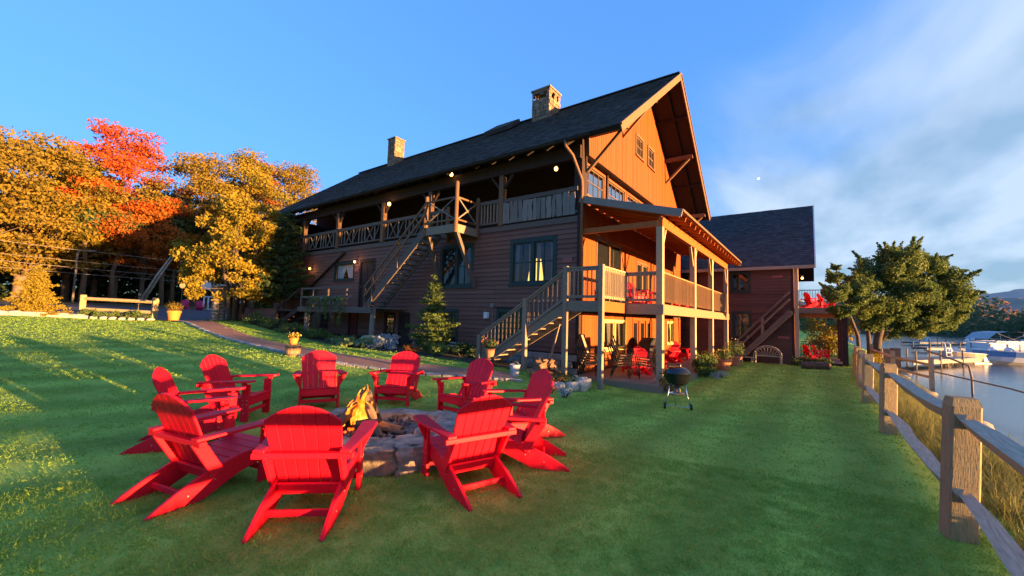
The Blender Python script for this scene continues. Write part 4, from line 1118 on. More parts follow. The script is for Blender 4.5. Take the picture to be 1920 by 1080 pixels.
ring = [  # position, facing, label
    (-11.05, -3.14, 42.9, 'red adirondack chair nearest the camera, its back turned squarely to us'),
    (-11.46, -2.1, 12, 'leftmost red adirondack chair, seen from behind with its left side open'),
    (-11.15, -.62, -28, 'red adirondack chair half hidden behind the leftmost chair'),
    (-10.36, .42, -50, 'red adirondack chair turned sideways between the half hidden one and the barrel'),
    (-9.10, .38, -116, 'red adirondack chair directly in front of the half barrel planter'),
    (-8.0, -.38, -149, 'red adirondack chair facing the camera straight behind the flames'),
    (-7.78, -1.86, 178, 'red adirondack chair in front of the potted flowers at the stair foot'),
    (-8.15, -3.2, 152, 'red adirondack chair facing left behind the edge-on chair, near the flower bed'),
    (-9.04, -3.78, 122, 'red adirondack chair seen edge-on at the right end of the ring'),
    (-9.86, -3.76, 70, 'red adirondack chair with its back turned, right of the pit front stone')]
x, y, an, lab = ring[0]
chair = make_chair(lab, (x, y, gz(x, y) - .005), R(an - 90), gF, m_red)
ctree = snapshot(chair)
for x, y, an, lab in ring[1:]:
    dup(chair, ctree, (x, y, gz(x, y) - .005), R(an - 90), lab, gF)
gP = 'red adirondack chairs on the patio'
for x, y, z, a, lab in ((1.75, -1.35, -.265, R(-35), 'red adirondack chair on the patio seen from its side by the big post'),
                        (3.0, -1.3, -.265, R(150), 'red adirondack chair on the patio facing out beside the covered grill'),
                        (7.5, -1.0, -.265, R(-25), 'red adirondack chair on the patio by the small far window'),
                        (9.2, -1.2, -.265, R(175), 'red adirondack chair at the far end of the patio facing the lake')):
    dup(chair, ctree, (x, y, z), a, lab, gP)
gU = 'red adirondack chairs on the upper porch'
for x, y, a, lab in ((1.75, -1.3, R(150), 'red adirondack chair behind the short railing of the upper porch'),
                     (3.1, -1.15, R(200), 'red adirondack chair beside the corner post on the upper porch'),
                     (9.5, -1.0, R(180), 'red adirondack chair far back on the upper porch')):
    dup(chair, ctree, (x, y, DZ), a, lab, gU)
gA = 'red adirondack chairs on the annex decks'
for x, y, z, a, lab in ((15.6, -6.6, AD, R(-150), 'red adirondack chair on the upper annex deck turned to the lake'),
                        (16.6, -7.2, AD, R(-165), 'red adirondack chair behind another on the upper annex deck'),
                        (15.6, -6.5, -.32, R(-150), 'red adirondack chair on the lower annex deck by the railing'),
                        (16.9, -6.9, -.32, R(-165), 'red adirondack chair deeper in the lower annex deck')):
    dup(chair, ctree, (x, y, z), a, lab, gA)
pk = make_chair('pink adirondack chair by the parking lot, left of the two', (-.83, 38.0, gz(-.83, 38)), R(150), 'pink adirondack chairs by the parking lot', m_pink)
dup(pk, snapshot(pk), (.0, 36.9, gz(0, 36.9)), R(165), 'pink adirondack chair by the parking lot, nearer the white stand', 'pink adirondack chairs by the parking lot')

# ------------------------------------------------------------------ fire pit and fire
cf, cs_ = Vector((.807, .591, 0)), Vector((.591, -.807, 0))      # away from the camera, to its right
pit = thing('fire_pit', 'round fire pit ringed with big weathered field stones', 'fire pit', FIRE)
def ringpos(a, r): return cs_ * (r * math.sin(a)) - cf * (r * math.cos(a))
m_firestone = mat('weathered_fire_stone', (.46, .35, .24), (.15, .12, .095), scale=5.5, rough=.95, bump=1.0, bscale=14, island=.22, c3=(.31, .245, .18), detail=9)
stones = [(-2, .90, (.46, .23, .25), .66), (38, .95, (.24, .24, .24), .5), (68, .93, (.36, .25, .30), .3), (104, .94, (.34, .22, .27), .3), (133, .92, (.2, .17, .22), .3), (160, .9, (.30, .18, .17), .55), (190, .9, (.26, .17, .17), .5),
          (222, .92, (.34, .2, .22), .35), (258, .93, (.40, .22, .22), .4), (292, .93, (.28, .22, .22), .45), (322, .95, (.24, .22, .23), .5)]
for i, (a, r0, rad, sq) in enumerate(stones):
    c = ringpos(R(a), r0); mb = MB(); mb.blob((0, 0, 0), rad, seed=i + 3, rough=.42, sub=4, square=sq, freq=1.9, flat=rad[2] * .72)
    o = link('stone', mb.mesh('stone', m_firestone, True), pit, (c.x, c.y, rad[2] * .3), (0, 0, math.atan2(cs_.y, cs_.x) + R(a)))
mb = MB(); mb.lathe([(.0, .12), (.3, .12), (.6, .10), (.8, .04), (.9, -.05)], (0, 0, 0), 28); mb.build('ash_bed', m_ash, pit, smooth=True)
r_ = np.random.default_rng(3); mb = MB()
for k in range(520):
    a, q = r_.uniform(0, 2 * PI), .68 * math.sqrt(r_.random()); s = r_.uniform(.012, .035)
    c = Vector((q * math.cos(a), q * math.sin(a), .125)); 
    A = [c + Vector(r_.normal(size=3)) * s for _ in range(4)]
    n = len(mb.v); mb.v += [tuple(v) for v in A]
    for f_ in ((0, 1, 2), (0, 2, 3), (0, 3, 1), (1, 3, 2)): mb.face([n + i for i in f_])
mb.build('cinders', m_ash, pit, kind='stuff')
FC = FIRE - cs_ * .2 + Vector((0, 0, .12))
fire = thing('campfire', 'burning teepee of split logs with orange flames in the pit', 'fire', FC)
m_flame = bpy.data.materials.new('flame'); m_flame.use_nodes = True
t = m_flame.node_tree; t.nodes.clear()
o_ = t.nodes.new('ShaderNodeOutputMaterial'); em = t.nodes.new('ShaderNodeEmission'); tp = t.nodes.new('ShaderNodeBsdfTransparent'); mx = t.nodes.new('ShaderNodeMixShader')
co = t.nodes.new('ShaderNodeTexCoord'); nz_ = t.nodes.new('ShaderNodeTexNoise'); nz_.inputs['Scale'].default_value = 9; nz_.inputs['Detail'].default_value = 4
lwt = t.nodes.new('ShaderNodeLayerWeight'); lwt.inputs[0].default_value = .35
rp = t.nodes.new('ShaderNodeValToRGB'); e = rp.color_ramp.elements; e[0].position = .34; e[0].color = (1, .5, .07, 1); e[1].position = .66; e[1].color = (1, .1, .004, 1); en = e.new(.5); en.color = (1, .26, .015, 1)
t.links.new(co.outputs['Object'], nz_.inputs['Vector']); t.links.new(nz_.outputs['Fac'], rp.inputs[0]); t.links.new(rp.outputs[0], em.inputs[0]); em.inputs[1].default_value = .24
pw = t.nodes.new('ShaderNodeMath'); pw.operation = 'POWER'; pw.inputs[1].default_value = .8; t.links.new(lwt.outputs['Facing'], pw.inputs[0])
t.links.new(pw.outputs[0], mx.inputs[0]); t.links.new(em.outputs[0], mx.inputs[1]); t.links.new(tp.outputs[0], mx.inputs[2]); t.links.new(mx.outputs[0], o_.inputs[0])
fr_ = random.Random(5)
def cam(v): return cs_ * v[0] + cf * v[1] + Vector((0, 0, v[2]))
logs = [((-.34, -.22, 0), (.0, .02, .48), m_log), ((.26, -.22, 0), (-.02, 0, .46), m_log), ((.1, .32, 0), (0, .04, .5), m_char), ((-.3, .12, .02), (.03, .0, .5), m_char),
        ((-.36, .1, .1), (-.12, -.02, .14), m_char), ((-.05, -.16, .09), (.18, -.08, .10), m_char), ((.18, .1, .06), (.48, .0, .03), m_log), ((.22, -.02, .04), (.55, -.12, .02), m_char)]
for i, (p, q, mt) in enumerate(logs):
    p, q = cam(p), cam(q); mb = MB(); rad = (.06, .052, .055, .05, .085, .085, .05, .035)[i]
    n = 7; pts = [p.lerp(q, k / 4) + Vector((fr_.uniform(-.008, .008), fr_.uniform(-.008, .008), 0)) for k in range(5)]
    mb.tube(pts, [rad * fr_.uniform(.9, 1.1) for _ in pts], n); mb.build('log', mt, fire)
for i in range(30):
    a = fr_.uniform(-1.2, .8); lean = Vector((fr_.uniform(-.06, .1), 0, 0)); h = fr_.uniform(.10, .40) * (1 - .4 * abs(a))
    o0 = cam((a * .22 - .02, fr_.uniform(-.2, .2), fr_.uniform(.04, .3))) ; top = o0 + cam((-.15 * a + .05 * fr_.uniform(-1, 1), 0, h)); w = fr_.uniform(.014, .042)
    pts = [o0.lerp(top, k / 5) + cam((.022 * math.sin(k * 1.7 + i), .02 * math.cos(k * 1.3 + i), 0)) for k in range(6)]
    mb = MB(); mb.tube(pts, [w * .5, w, w * .95, w * .66, w * .3, .002], 8, cap=False); mb.build('flame', m_flame, fire, smooth=True)
m_ember = emit('glowing_embers', (1, .12, .01), .2)
mb = MB()
for i in range(26):
    c = cam((fr_.uniform(-.22, .22), fr_.uniform(-.14, .12), .02)); mb.blob(c, (.022, .022, .016), seed=i, sub=1)
mb.build('embers', m_ember, fire, kind='stuff')
l = bpy.data.lights.new('fire_glow', 'POINT'); l.energy = 3.5; l.color = (1, .36, .08); l.shadow_soft_size = .15
o = bpy.data.objects.new('fire_glow', l); COL.objects.link(o); o.location = FC + Vector((0, 0, .4))

# ------------------------------------------------------------------ split rail fence by the water
fence = thing('rail_fence', 'split rail cedar fence running along the lakeside edge of the lawn', 'fence', (0, 0, 0))
fp = [(-12.3, -7.36), (-8.22, -7.40), (-4.25, -7.44), (-.72, -7.48), (2.85, -7.62), (6.6, -7.82), (10.2, -8.0)]
fx = random.Random(4)
tops = []
for i, (x, y) in enumerate(fp):
    z0 = gz(x, y); tilt = Vector((fx.uniform(-.01, .02), -.055 + fx.uniform(-.02, .01), 0)); H_ = 1.08
    w = .178
    mb = MB(); a = R(10) + fx.uniform(-.08, .08)
    ux, uy = Vector((math.cos(a), math.sin(a), 0)), Vector((-math.sin(a), math.cos(a), 0))
    def rg(c, w_): return [c - ux * w_ / 2 - uy * w_ / 2, c + ux * w_ / 2 - uy * w_ / 2, c + ux * w_ / 2 + uy * w_ / 2, c - ux * w_ / 2 + uy * w_ / 2]
    b0, b1, b2 = Vector((x, y, z0 - .5)), Vector((x, y, z0)) + tilt * H_ + Vector((0, 0, H_ - .05)), Vector((x, y, z0)) + tilt * H_ + Vector((0, 0, H_))
    mb.hexa(rg(b0, w) + rg(b1, w * .98), 1.5); mb.build('post', m_fencewood, fence, bevel=.014)
    mb = MB(); mb.hexa(rg(b1 + Vector((0, 0, -.012)), w * .965) + rg(b2, w * .78), .06); mb.build('post_cap', m_fencewood, fence)
    tops.append((Vector((x, y, z0)), tilt))
for i in range(len(fp) - 1):
    for h in (.925, .36):
        (a, ta), (b, tb_) = tops[i], tops[i + 1]
        A, B_ = a + ta * h + Vector((-.12, .02, h)), b + tb_ * h + Vector((.12, -.02, h - .02))
        mb = MB(); n = 6
        # rough triangular split rail: a chain of short prisms tapering at both ends
        pts = []
        for k in range(n + 1):
            q = k / n; c = A.lerp(B_, q) + Vector((0, fx.uniform(-.012, .012), fx.uniform(-.014, .014) - .03 * math.sin(q * PI)))
            s = .115 * (.55 + .45 * min(1, 4 * q, 4 * (1 - q))) * fx.uniform(.9, 1.1); pts.append((c, s))
        base = len(mb.v)
        for c, s in pts:
            mb.v += [tuple(c + Vector((0, s * .5, .30 * s))), tuple(c + Vector((0, -s * .62, .42 * s))), tuple(c + Vector((0, -s * .12, -s * .72)))]
        for k in range(n):
            for j in range(3):
                u0, u1 = k * .6, (k + 1) * .6; w0 = j * .12
                mb.face((base + 3 * k + j, base + 3 * k + (j + 1) % 3, base + 3 * k + 3 + (j + 1) % 3, base + 3 * k + 3 + j), [(u0, w0), (u0, w0 + .12), (u1, w0 + .12), (u1, w0)])
        mb.face((base, base + 2, base + 1)); e = base + 3 * n; mb.face((e, e + 1, e + 2))
        mb.build('rail', m_railgrey, fence)

# gangway fence and handrails at the dock
gf = thing('dock_fence', 'low two-rail wooden fence with orange-lit post beside the dock', 'fence', (0, 0, 0))
pts = [(10.3, -10.35), (13.5, -9.6), (17.5, -9.2)]
for x, y in pts:
    mb = MB(); z = gz(x, y); mb.box(x - .07, x + .07, y - .07, y + .07, z - .4, max(z, -.75) + 1.25); mb.build('post', m_yellowpost, gf)
for i in range(2):
    for h in (.95, .45):
        a, b = pts[i], pts[i + 1]; mb = MB(); mb.bar((a[0], a[1], max(gz(*a), -.75) + h), (b[0], b[1], max(gz(*b), -.75) + h), .05, .1); mb.build('rail', m_railgrey, gf)
hr = thing('handrail', 'bent metal handrail stepping down the bank to the water', 'handrail', (0, 0, 0))
mb = MB(); mb.tube([(10.4, -10.2, .78), (9.6, -10.8, .52), (9.2, -11.15, .33), (9.15, -11.2, -.1), (9.15, -11.2, -.95)], .035, 8); mb.build('pipe', m_greywood, hr, smooth=True)
mb = MB(); mb.tube([(10.4, -10.4, -.05), (5.5, -11.2, -.05), (1.0, -11.6, -.12), (-6.0, -12.4, -.2)], .025, 6); o = mb.build('mooring_cable', m_greywood, smooth=True); tag(o, 'grey mooring cable stretched over the water beside the fence', 'cable')

# ------------------------------------------------------------------ kettle grill
g = thing('kettle_grill', 'black kettle charcoal grill on three legs standing on the lawn', 'grill', (-3.35, -4.1, gz(-3.35, -4.1)), R(-70))
prof = [(.0, .92), (.08, .918), (.17, .9), (.245, .865), (.285, .81), (.29, .775)]
mb = MB(); mb.lathe(prof, n=32); mb.build('lid', m_enamel, g, smooth=True)
mb = MB(); mb.lathe([(.296, .782), (.296, .765), (.287, .76), (.283, .70), (.25, .6), (.18, .52), (.08, .485), (.0, .48)], n=32); mb.build('bowl', m_enamel, g, smooth=True)
mb = MB(); mb.tube([(-.07, 0, .905), (-.07, 0, .96), (.07, 0, .96), (.07, 0, .905)], .012, 6); mb.build('lid_handle', m_black, g)
for a in (90, 210, 330):
    u = Vector((math.cos(R(a)), math.sin(R(a)), 0)); mb = MB(); mb.tube([u * .17 + Vector((0, 0, .56)), u * .30 + Vector((0, 0, .02 if a != 90 else 0))], .013, 8); mb.build('leg', m_chrome, g, smooth=True)
for a in (210, 330):
    u = Vector((math.cos(R(a)), math.sin(R(a)), 0)); c = u * .31 + Vector((0, 0, .075)); dx = Vector((1, 0, 0)); mb = MB(); mb.tube([c - dx * .02, c + dx * .02], .075, 18); mb.build('wheel', m_black, g)
mb = MB(); mb.tube([Vector((-.27, -.155, .075)), Vector((.27, -.155, .075))], .008, 6); mb.build('axle', m_chrome, g)
mb = MB(); mb.lathe([(.02, .30), (.16, .32), (.165, .335)], n=20); mb.build('ash_pan', m_chrome, g, smooth=True)
mb = MB(); mb.lathe([(.05, .47), (.075, .42), (.075, .36), (.0, .36)], n=14); mb.build('ash_cup', m_greywood, g)
mb = MB(); mb.tube([(-.28, .0, .74), (-.36, .0, .74), (-.36, .12, .74), (-.27, .12, .74)], .011, 6); mb.build('bowl_handle', m_black, g)

# ------------------------------------------------------------------ pots, planters, garden things
def pot(label, x, y, z, rad, h, leaf, seed, mt=None, plant=(.8, .6), fl=None, n=500, cat='potted plant', strap=0, group=None):
    T = thing('potted_plant', label, cat, (x, y, z), 0, group)
    mb = MB(); mb.lathe([(0, 0), (rad * .68, 0), (rad * .98, h * .82), (rad * 1.06, h * .83), (rad * 1.06, h), (rad * .94, h), (rad * .9, h * .86), (0, h * .86)], n=20); mb.build('pot', mt or m_terra, T, smooth=False)
    r = np.random.default_rng(seed); rw, ph = rad * plant[0] * 2, plant[1]
    pts = in_blob(r, n, (0, 0, h + ph * .45), (rw, rw, ph * .55)); pts = pts[pts[:, 2] > h * .8]
    leaf_quads('foliage', pts, .07, leaf, seed, T, droop=.3)
    if fl:
        pf = in_blob(r, 60, (0, 0, h + ph * .55), (rw * 1.05, rw * 1.05, ph * .55)); leaf_quads('flowers', pf[pf[:, 2] > h], .06, fl, seed + 1, T)
    if strap: blades('', '', (0, 0, h * .8), strap, ph * 1.7, rw * 1.1, leaf, seed, parent=T, w=.025)
    return T
pot('terracotta pot of dark foliage and orange flowers at the foot of the porch stair', -2.75, 1.75, gz(-2.75, 1.75) + .32, .17, .3, L_dark, 1, fl=L_flower, plant=(.8, .3))
ps = thing('plant_stand', 'rough log plant stand carrying the potted flowers by the stair', 'plant stand', (-2.75, 1.75, gz(-2.75, 1.75)))
mb = MB(); mb.tube([(0, 0, -.1), (.01, 0, .315)], [.16, .14], 10); mb.build('log', m_bark, ps)
pot('large terracotta pot of flowers, middle of the three by the last porch posts', 7.3, -3.35, gz(7.3, -3.35), .33, .5, L_dark, 2, fl=L_yflower, plant=(.7, .45))
pot('large terracotta pot with tall yellow-green plant, farthest of the three by the porch', 10.0, -3.4, gz(10, -3.4), .34, .5, L_fern, 3, fl=L_yflower, plant=(.8, .8), n=700)
pot('orange clay pot half hidden behind the leafy bush at the porch post', 6.2, -2.98, gz(6.2, -2.98), .27, .45, L_olive, 4, plant=(.7, .5), strap=14)
pot('orange pot spilling tall yellow grass at the corner of the brick path', -5.2, 23.6, gz(-5.2, 23.6), .33, .62, L_olive, 5, mt=m_orangepot, plant=(.75, .55), strap=26, n=600)
# half barrel with a small orange planter
bx, by = -6.95, 5.75; bz = gz(bx, by)
bl = thing('half_barrel', 'wooden half barrel standing at the edge of the brick path', 'barrel', (bx, by, bz - .02))
m_barrel = wood('barrel_oak', (.36, .22, .12), (.24, .14, .075))
for k in range(16):
    a0, a1 = 2 * PI * (k + .04) / 16, 2 * PI * (k + .96) / 16; mb = MB()
    ring_ = [(.17, 0), (.205, .18), (.2, .34)]
    for (ra, za), (rb, zb_) in zip(ring_[:-1], ring_[1:]):
        P = lambda r, a, z: (r * math.cos(a), r * math.sin(a), z)
        mb.quad(P(ra, a0, za), P(ra, a1, za), P(rb, a1, zb_), P(rb, a0, zb_))
    mb.build('stave', m_barrel, bl)
for z, r0 in ((.06, .19), (.27, .208)):
    mb = MB(); mb.lathe([(r0, z), (r0 + .006, z), (r0 + .004, z + .04), (r0 - .002, z + .04)], n=24); mb.build('hoop', m_darkrail, bl)
mb = MB(); mb.lathe([(0, .33), (.195, .335)], n=24); mb.build('lid', m_greywood, bl)
pot('small orange planter with yellow flowers on top of the half barrel', bx, by, bz + .33, .13, .19, L_olive, 6, mt=m_orangepot, plant=(.75, .16), fl=L_yflower, n=240, strap=12)
# bucket
b = thing('bucket', 'pale grey plastic bucket on the grass under the porch stair', 'bucket', (-3.1, .5, gz(-3.1, .5)))
mb = MB(); mb.lathe([(0, .0), (.12, 0), (.15, .3), (.16, .3), (.16, .32), (.145, .32), (.115, .02), (0, .02)], n=20); mb.build('body', mat('grey_plastic', (.42, .45, .5), rough=.5), b, smooth=False)
mb = MB(); mb.tube([(.155 * math.cos(a), .05 * math.sin(a) - .05, .3 + .1 * math.sin(a)) for a in np.linspace(0, PI, 9)], .005, 5); mb.build('handle', m_chrome, b)
# firewood
lr = random.Random(9); wi = 0
fw_ = 'split firewood logs piled beside the stair'
meshes = []
for k in range(6):
    mb = MB(); L = .42; rad = lr.uniform(.075, .105); pr_ = [(0, 0)] + [(rad * 1.5 * math.cos(a), rad * 1.5 * math.sin(a)) for a in np.linspace(.1, 2.0 + .5 * lr.random(), 5)]
    mb.prism([(-L / 2, y - .05, z - .05) for y, z in pr_], (L, 0, 0)); meshes.append(mb.mesh('firewood_log', m_log))
for row in range(5):
    for k in range(9 - row):
        t_ = (k + .5 * row) / 8.5; x = -2.75 + 1.25 * t_ + lr.uniform(-.03, .03); y = .12 - .3 * t_ + lr.uniform(-.08, .08)
        o = link('firewood_log', meshes[wi % 6], None, (x, y, gz(x, y) + .06 + row * .115), (lr.uniform(0, 6), lr.uniform(-.1, .1), R(-125) + lr.uniform(-.35, .35)), label='split firewood log in the pile beside the porch stair', cat='firewood', group=fw_); wi += 1
# raised flower bed with pale stones
fbed = thing('flower_bed', 'raised flower bed edged with pale stones in front of the porch posts', 'flower bed', (-3.0, -1.15, gz(-3, -1.15)))
for i, (dx, dy, s) in enumerate(((-.9, .15, .16), (-.62, -.12, .18), (-.3, -.3, .2), (.05, -.38, .2), (.42, -.32, .2), (.72, -.12, .18), (.85, .2, .16))):
    mb = MB(); mb.blob((dx, dy, .08), (s, s * .8, .15), seed=i + 40, rough=.3, square=.4, sub=3); mb.build('edging_stone', mat('pale_limestone%d' % i, (.5, .45, .37), (.32, .28, .23), scale=4, rough=.9, bump=.5) if i == 0 else bpy.data.materials['pale_limestone0'], fbed, smooth=True)
leaf_quads('foliage', in_blob(np.random.default_rng(8), 900, (0, .1, .18), (.75, .45, .2)), .06, L_dark, 8, fbed)
leaf_quads('flowers', in_blob(np.random.default_rng(9), 60, (-.5, 0, .25), (.35, .35, .2)), .07, L_flower, 9, fbed)
shrub('flowering_plant', 'small plant with orange blooms on the lawn in front of the flower bed', (-4.35, -1.45, gz(-4.35, -1.45)), (.28, .28, .32), L_flower, 12, n=200, ls=.06, cat='plant')
shrub('silvery_plant', 'pale silvery plant beside the orange blooms at the lawn edge', (-4.55, -1.95, gz(-4.55, -1.95)), (.2, .2, .3), L_silver, 13, n=200, ls=.06, cat='plant')
# spruce by the wall
def conifer(name, label, base, H, rad, leaf, seed, n=5000, ls=.1, tiers=12, bark=m_bark, group=None, cat='tree', low=.05, tipw=.06, irr=.25, dens=1.0):
    rr = random.Random(seed); r = np.random.default_rng(seed); T = thing(name, label, cat, base, 0, group)
    mb = MB(); mb.tube([(0, 0, -.2), (.02, 0, H * .5), (0, 0, H)], [H * .022 + .01, H * .014, .008], 7); mb.build('trunk', bark, T)
    lb = MB(); pts = []
    for k in range(tiers):
        q = (k + .3) / tiers; z = H * (low + (1 - low) * q); L = rad * ((1 - q) ** .85 + tipw) * rr.uniform(1 - irr, 1 + irr); nb = max(4, int(8 * (1 - q) + 4))
        for j in range(nb):
            a = 2 * PI * (j + rr.random()) / nb + k; Lb = L * rr.uniform(1 - irr, 1.05); tip = Vector((math.cos(a) * Lb, math.sin(a) * Lb, z + Lb * rr.uniform(-.05, .3)))
            lb.tube([(0, 0, z), tip], [.012 + H * .002, .003], 4, cap=False)
            m_ = max(3, int(dens * n * (L / rad) / (tiers * nb) * 1.9)); f = r.random(m_) ** .6
            p = np.array([0, 0, z]) + f[:, None] * (np.array(tip) - np.array([0, 0, z])); p += r.normal(size=(m_, 3)) * np.array([.13, .13, .05]) * rad * (.35 + .6 * (1 - f))[:, None]
            pts.append(p)
    top = np.array([[0, 0, H * 1.0]]) + r.normal(size=(30, 3)) * np.array([.02, .02, .05]) * H; pts.append(top)
    lb.build('limb', bark, T, kind='stuff')
    leaf_quads('crown', np.concatenate(pts), ls, leaf, seed + 1, T, aspect=.35, droop=.1)
    return T
conifer('spruce_tree', 'young spruce with yellow tips growing against the lodge wall', (-1.5, 5.75, gz(-1.5, 5.75)), 2.9, 1.05, L_cedar, 21, n=6500, ls=.13, tiers=13)
blades('garden_lily', 'orange lilies and strap leaves under the spruce', (-2.25, 5.2, gz(-2.25, 5.2)), 60, .75, .5, L_fern, 31, w=.03)
shrub('garden_shrub', 'low dark shrub to the right of the spruce', (-1.25, 4.3, gz(-1.25, 4.3)), (.75, .9, .55), L_dark, 32, n=1500, ls=.08)
shrub('garden_shrub', 'rounded green shrub below the spruce beside the path', (-2.3, 4.5, gz(-2.3, 4.5)), (.55, .6, .45), L_fern, 33, n=1100, ls=.08)
shrub('garden_shrub', 'bronze orange shrub at the front foot of the spruce', (-2.75, 5.55, gz(-2.75, 5.55)), (.4, .4, .35), L_orange, 34, n=500, ls=.06)
shrub('silvery_plant', 'mounded silvery dusty plant under the wall window left of the spruce', (-2.6, 7.2, gz(-2.6, 7.2)), (.65, .75, .6), L_silver, 35, n=1500, ls=.07, cat='plant')
shrub('hosta', 'clump of pale-edged hostas beside the boulder', (-3.3, 8.3, gz(-3.3, 8.3)), (.6, .7, .38), L_hosta, 36, n=420, ls=.19, cat='plant', asp=.7)
shrub('hosta', 'smaller hosta clump left of the pale-edged hostas', (-2.9, 9.7, gz(-2.9, 9.7)), (.45, .6, .3), L_hosta, 37, n=260, ls=.17, cat='plant', asp=.7)
mb = MB(); mb.blob((0, 0, .2), (.42, .3, .32), seed=55, rough=.25, square=.35); bo = mb.build('boulder', mat('mossy_rock', (.34, .33, .17), (.2, .2, .1), scale=4, rough=.95, bump=.6), smooth=True); bo.location = (-2.3, 8.75, gz(-2.3, 8.75)); tag(bo, 'mossy yellow-green boulder behind the hostas', 'boulder')
for i, (x, y) in enumerate(((-2.0, 11.5), (-2.3, 13.2), (-2.6, 15.0), (-2.7, 16.8), (-2.9, 18.4))):
    shrub('bed_shrub', ['low green plant in the bed behind the thick platform post', 'low green plant between the platform posts', 'low green plant at the thin platform post', 'leafy plant in the bed before the far steps', 'leafy plant nearest the tree at the end of the bed'][i], (x, y, gz(x, y)), (.7, .9, .45 + .06 * i), L_green if i % 2 else L_fern, 60 + i, n=900, ls=.1, group='plants in the bed along the wall')
shrub('leafy_bush', 'tall strappy green bush at the second porch post', (4.3, -3.25, gz(4.3, -3.25)), (.55, .6, .95), L_green, 38, n=1700, ls=.09)
blades('ornamental_grass', 'spiky grass blades rising out of the bush at the porch post', (4.9, -3.1, gz(4.9, -3.1)), 40, 1.35, .8, L_fern, 39, w=.03)
shrub('silvery_plant', 'low silvery plant trailing on the lawn at the foot of the leafy bush', (4.2, -3.75, gz(4.2, -3.75)), (.4, .35, .25), L_silver, 40, n=420, ls=.06, cat='plant')
shrub('potted_shrub', 'brown drying plant behind the kettle grill at the corner post', (-.35, -3.1, gz(-.35, -3.1)), (.5, .4, .75), L_olive, 41, n=800, ls=.07)
# flower boxes with trailing vines on the platform rail
for i, y in enumerate((11.6, 12.7, 13.9)):
    T = thing('flower_box', ['flower box on the platform rail nearest the stair foot', 'flower box in the middle of the platform rail', 'flower box at the far end of the platform rail'][i], 'flower box', (-2.06, y, PZ + .1), 0, 'flower boxes on the platform rail')
    mb = MB(); mb.box(-.1, .1, -.45, .45, 0, .2); mb.build('box', m_darkrail, T)
    r = np.random.default_rng(70 + i); P = [in_blob(r, 420, (-.05, 0, .25), (.2, .5, .2))]
    for k in range(4):
        yy = r.uniform(-.45, .45); L = r.uniform(.5, 1.3); q = r.random(70); P.append(np.c_[-.16 + r.normal(0, .035, 70), yy + r.normal(0, .04, 70), .1 - q * L])
    leaf_quads('vines', np.concatenate(P), .075, L_green, 70 + i, T)
    leaf_quads('flowers', in_blob(r, 30, (-.1, 0, .3), (.2, .45, .15)), .06, L_silver, 75 + i, T)

# ------------------------------------------------------------------ patio furniture
def sling_chair(label, loc, rot, group):
    T = thing('sling_chair', label, 'chair', loc, rot, group)
    for s in (-1, 1):
        mb = MB(); mb.tube([(s * .27, .28, 0), (s * .27, .26, .42), (s * .28, .22, .62), (s * .28, -.2, .62), (s * .27, -.3, .6)], .016, 6); mb.build('arm_frame', m_black, T)
        mb = MB(); mb.tube([(s * .25, -.32, 0), (s * .25, -.2, .38), (s * .25, -.42, 1.02)], .016, 6); mb.build('rear_leg', m_black, T)
    mb = MB(); mb.hexa([(-.23, .26, .42), (.23, .26, .42), (.23, .26, .435), (-.23, .26, .435), (-.23, -.19, .38), (.23, -.19, .38), (.23, -.19, .395), (-.23, -.19, .395)]); mb.build('seat', m_sling, T)
    mb = MB(); mb.hexa([(-.23, -.19, .4), (.23, -.19, .4), (.23, -.2, .4), (-.23, -.2, .4), (-.23, -.42, 1.02), (.23, -.42, 1.02), (.23, -.43, 1.02), (-.23, -.43, 1.02)]); mb.build('back', m_sling, T)
    mb = MB(); mb.tube([(-.25, -.42, 1.02), (0, -.44, 1.05), (.25, -.42, 1.02)], .016, 6); mb.build('top_rail', m_black, T)
    return T
sc0 = None
for si, (x, y, a, n, where) in enumerate(((-.35, -.55, R(195), 5, 'stack under the stair landing'), (.35, -1.35, R(205), 5, 'stack beside the tall landing post'), (.75, -2.15, R(20), 4, 'low stack at the patio edge'))):
    for k in range(n):
        lab = 'black framed tan sling chair, %s in the %s' % (['bottom one', 'second one up', 'middle one', 'fourth one up', 'top one'][k] if n == 5 else ['bottom one', 'second one up', 'third one up', 'top one'][k], where)
        u = Vector((math.sin(a), -math.cos(a), 0)) * .045 * k
        loc = (x - u.x, y - u.y, -.265 + .085 * k)
        if sc0 is None: sc0 = sling_chair(lab, loc, a, 'stacked sling chairs'); st_ = snapshot(sc0)
        else: dup(sc0, st_, loc, a, lab, 'stacked sling chairs')
cg = thing('covered_grill', 'large gas grill under a black cover against the patio wall', 'grill', (5.3, -.75, -.265))
mb = MB(); mb.prism([(-.75, -.3, .0), (.75, -.3, .0), (.75, -.3, .78), (.55, -.3, 1.02), (.2, -.3, 1.16), (-.2, -.3, 1.16), (-.55, -.3, 1.02), (-.75, -.3, .78)], (0, .6, 0)); mb.build('cover', mat('black_cover', (.03, .03, .033), rough=.6, scale=8, bump=.4), cg, bevel=.05)
for s in (-1, 1):
    mb = MB(); mb.tube([(s * .6 - .02, -.31, .08), (s * .6 + .02, -.31, .08)], .075, 14); mb.build('wheel', m_black, cg)
tb_ = thing('patio_table', 'low red side table between the patio chairs', 'table', (2.5, -1.95, -.265))
for k in range(5):
    mb = MB(); mb.box(-.25, .25, -.25 + k * .1 + .004, -.25 + (k + 1) * .1 - .004, .42, .445); mb.build('slat', m_red, tb_)
for sx in (-1, 1):
    for sy in (-1, 1):
        mb = MB(); mb.box(sx * .2 - .025, sx * .2 + .025, sy * .2 - .025, sy * .2 + .025, 0, .419); mb.build('leg', m_red, tb_)
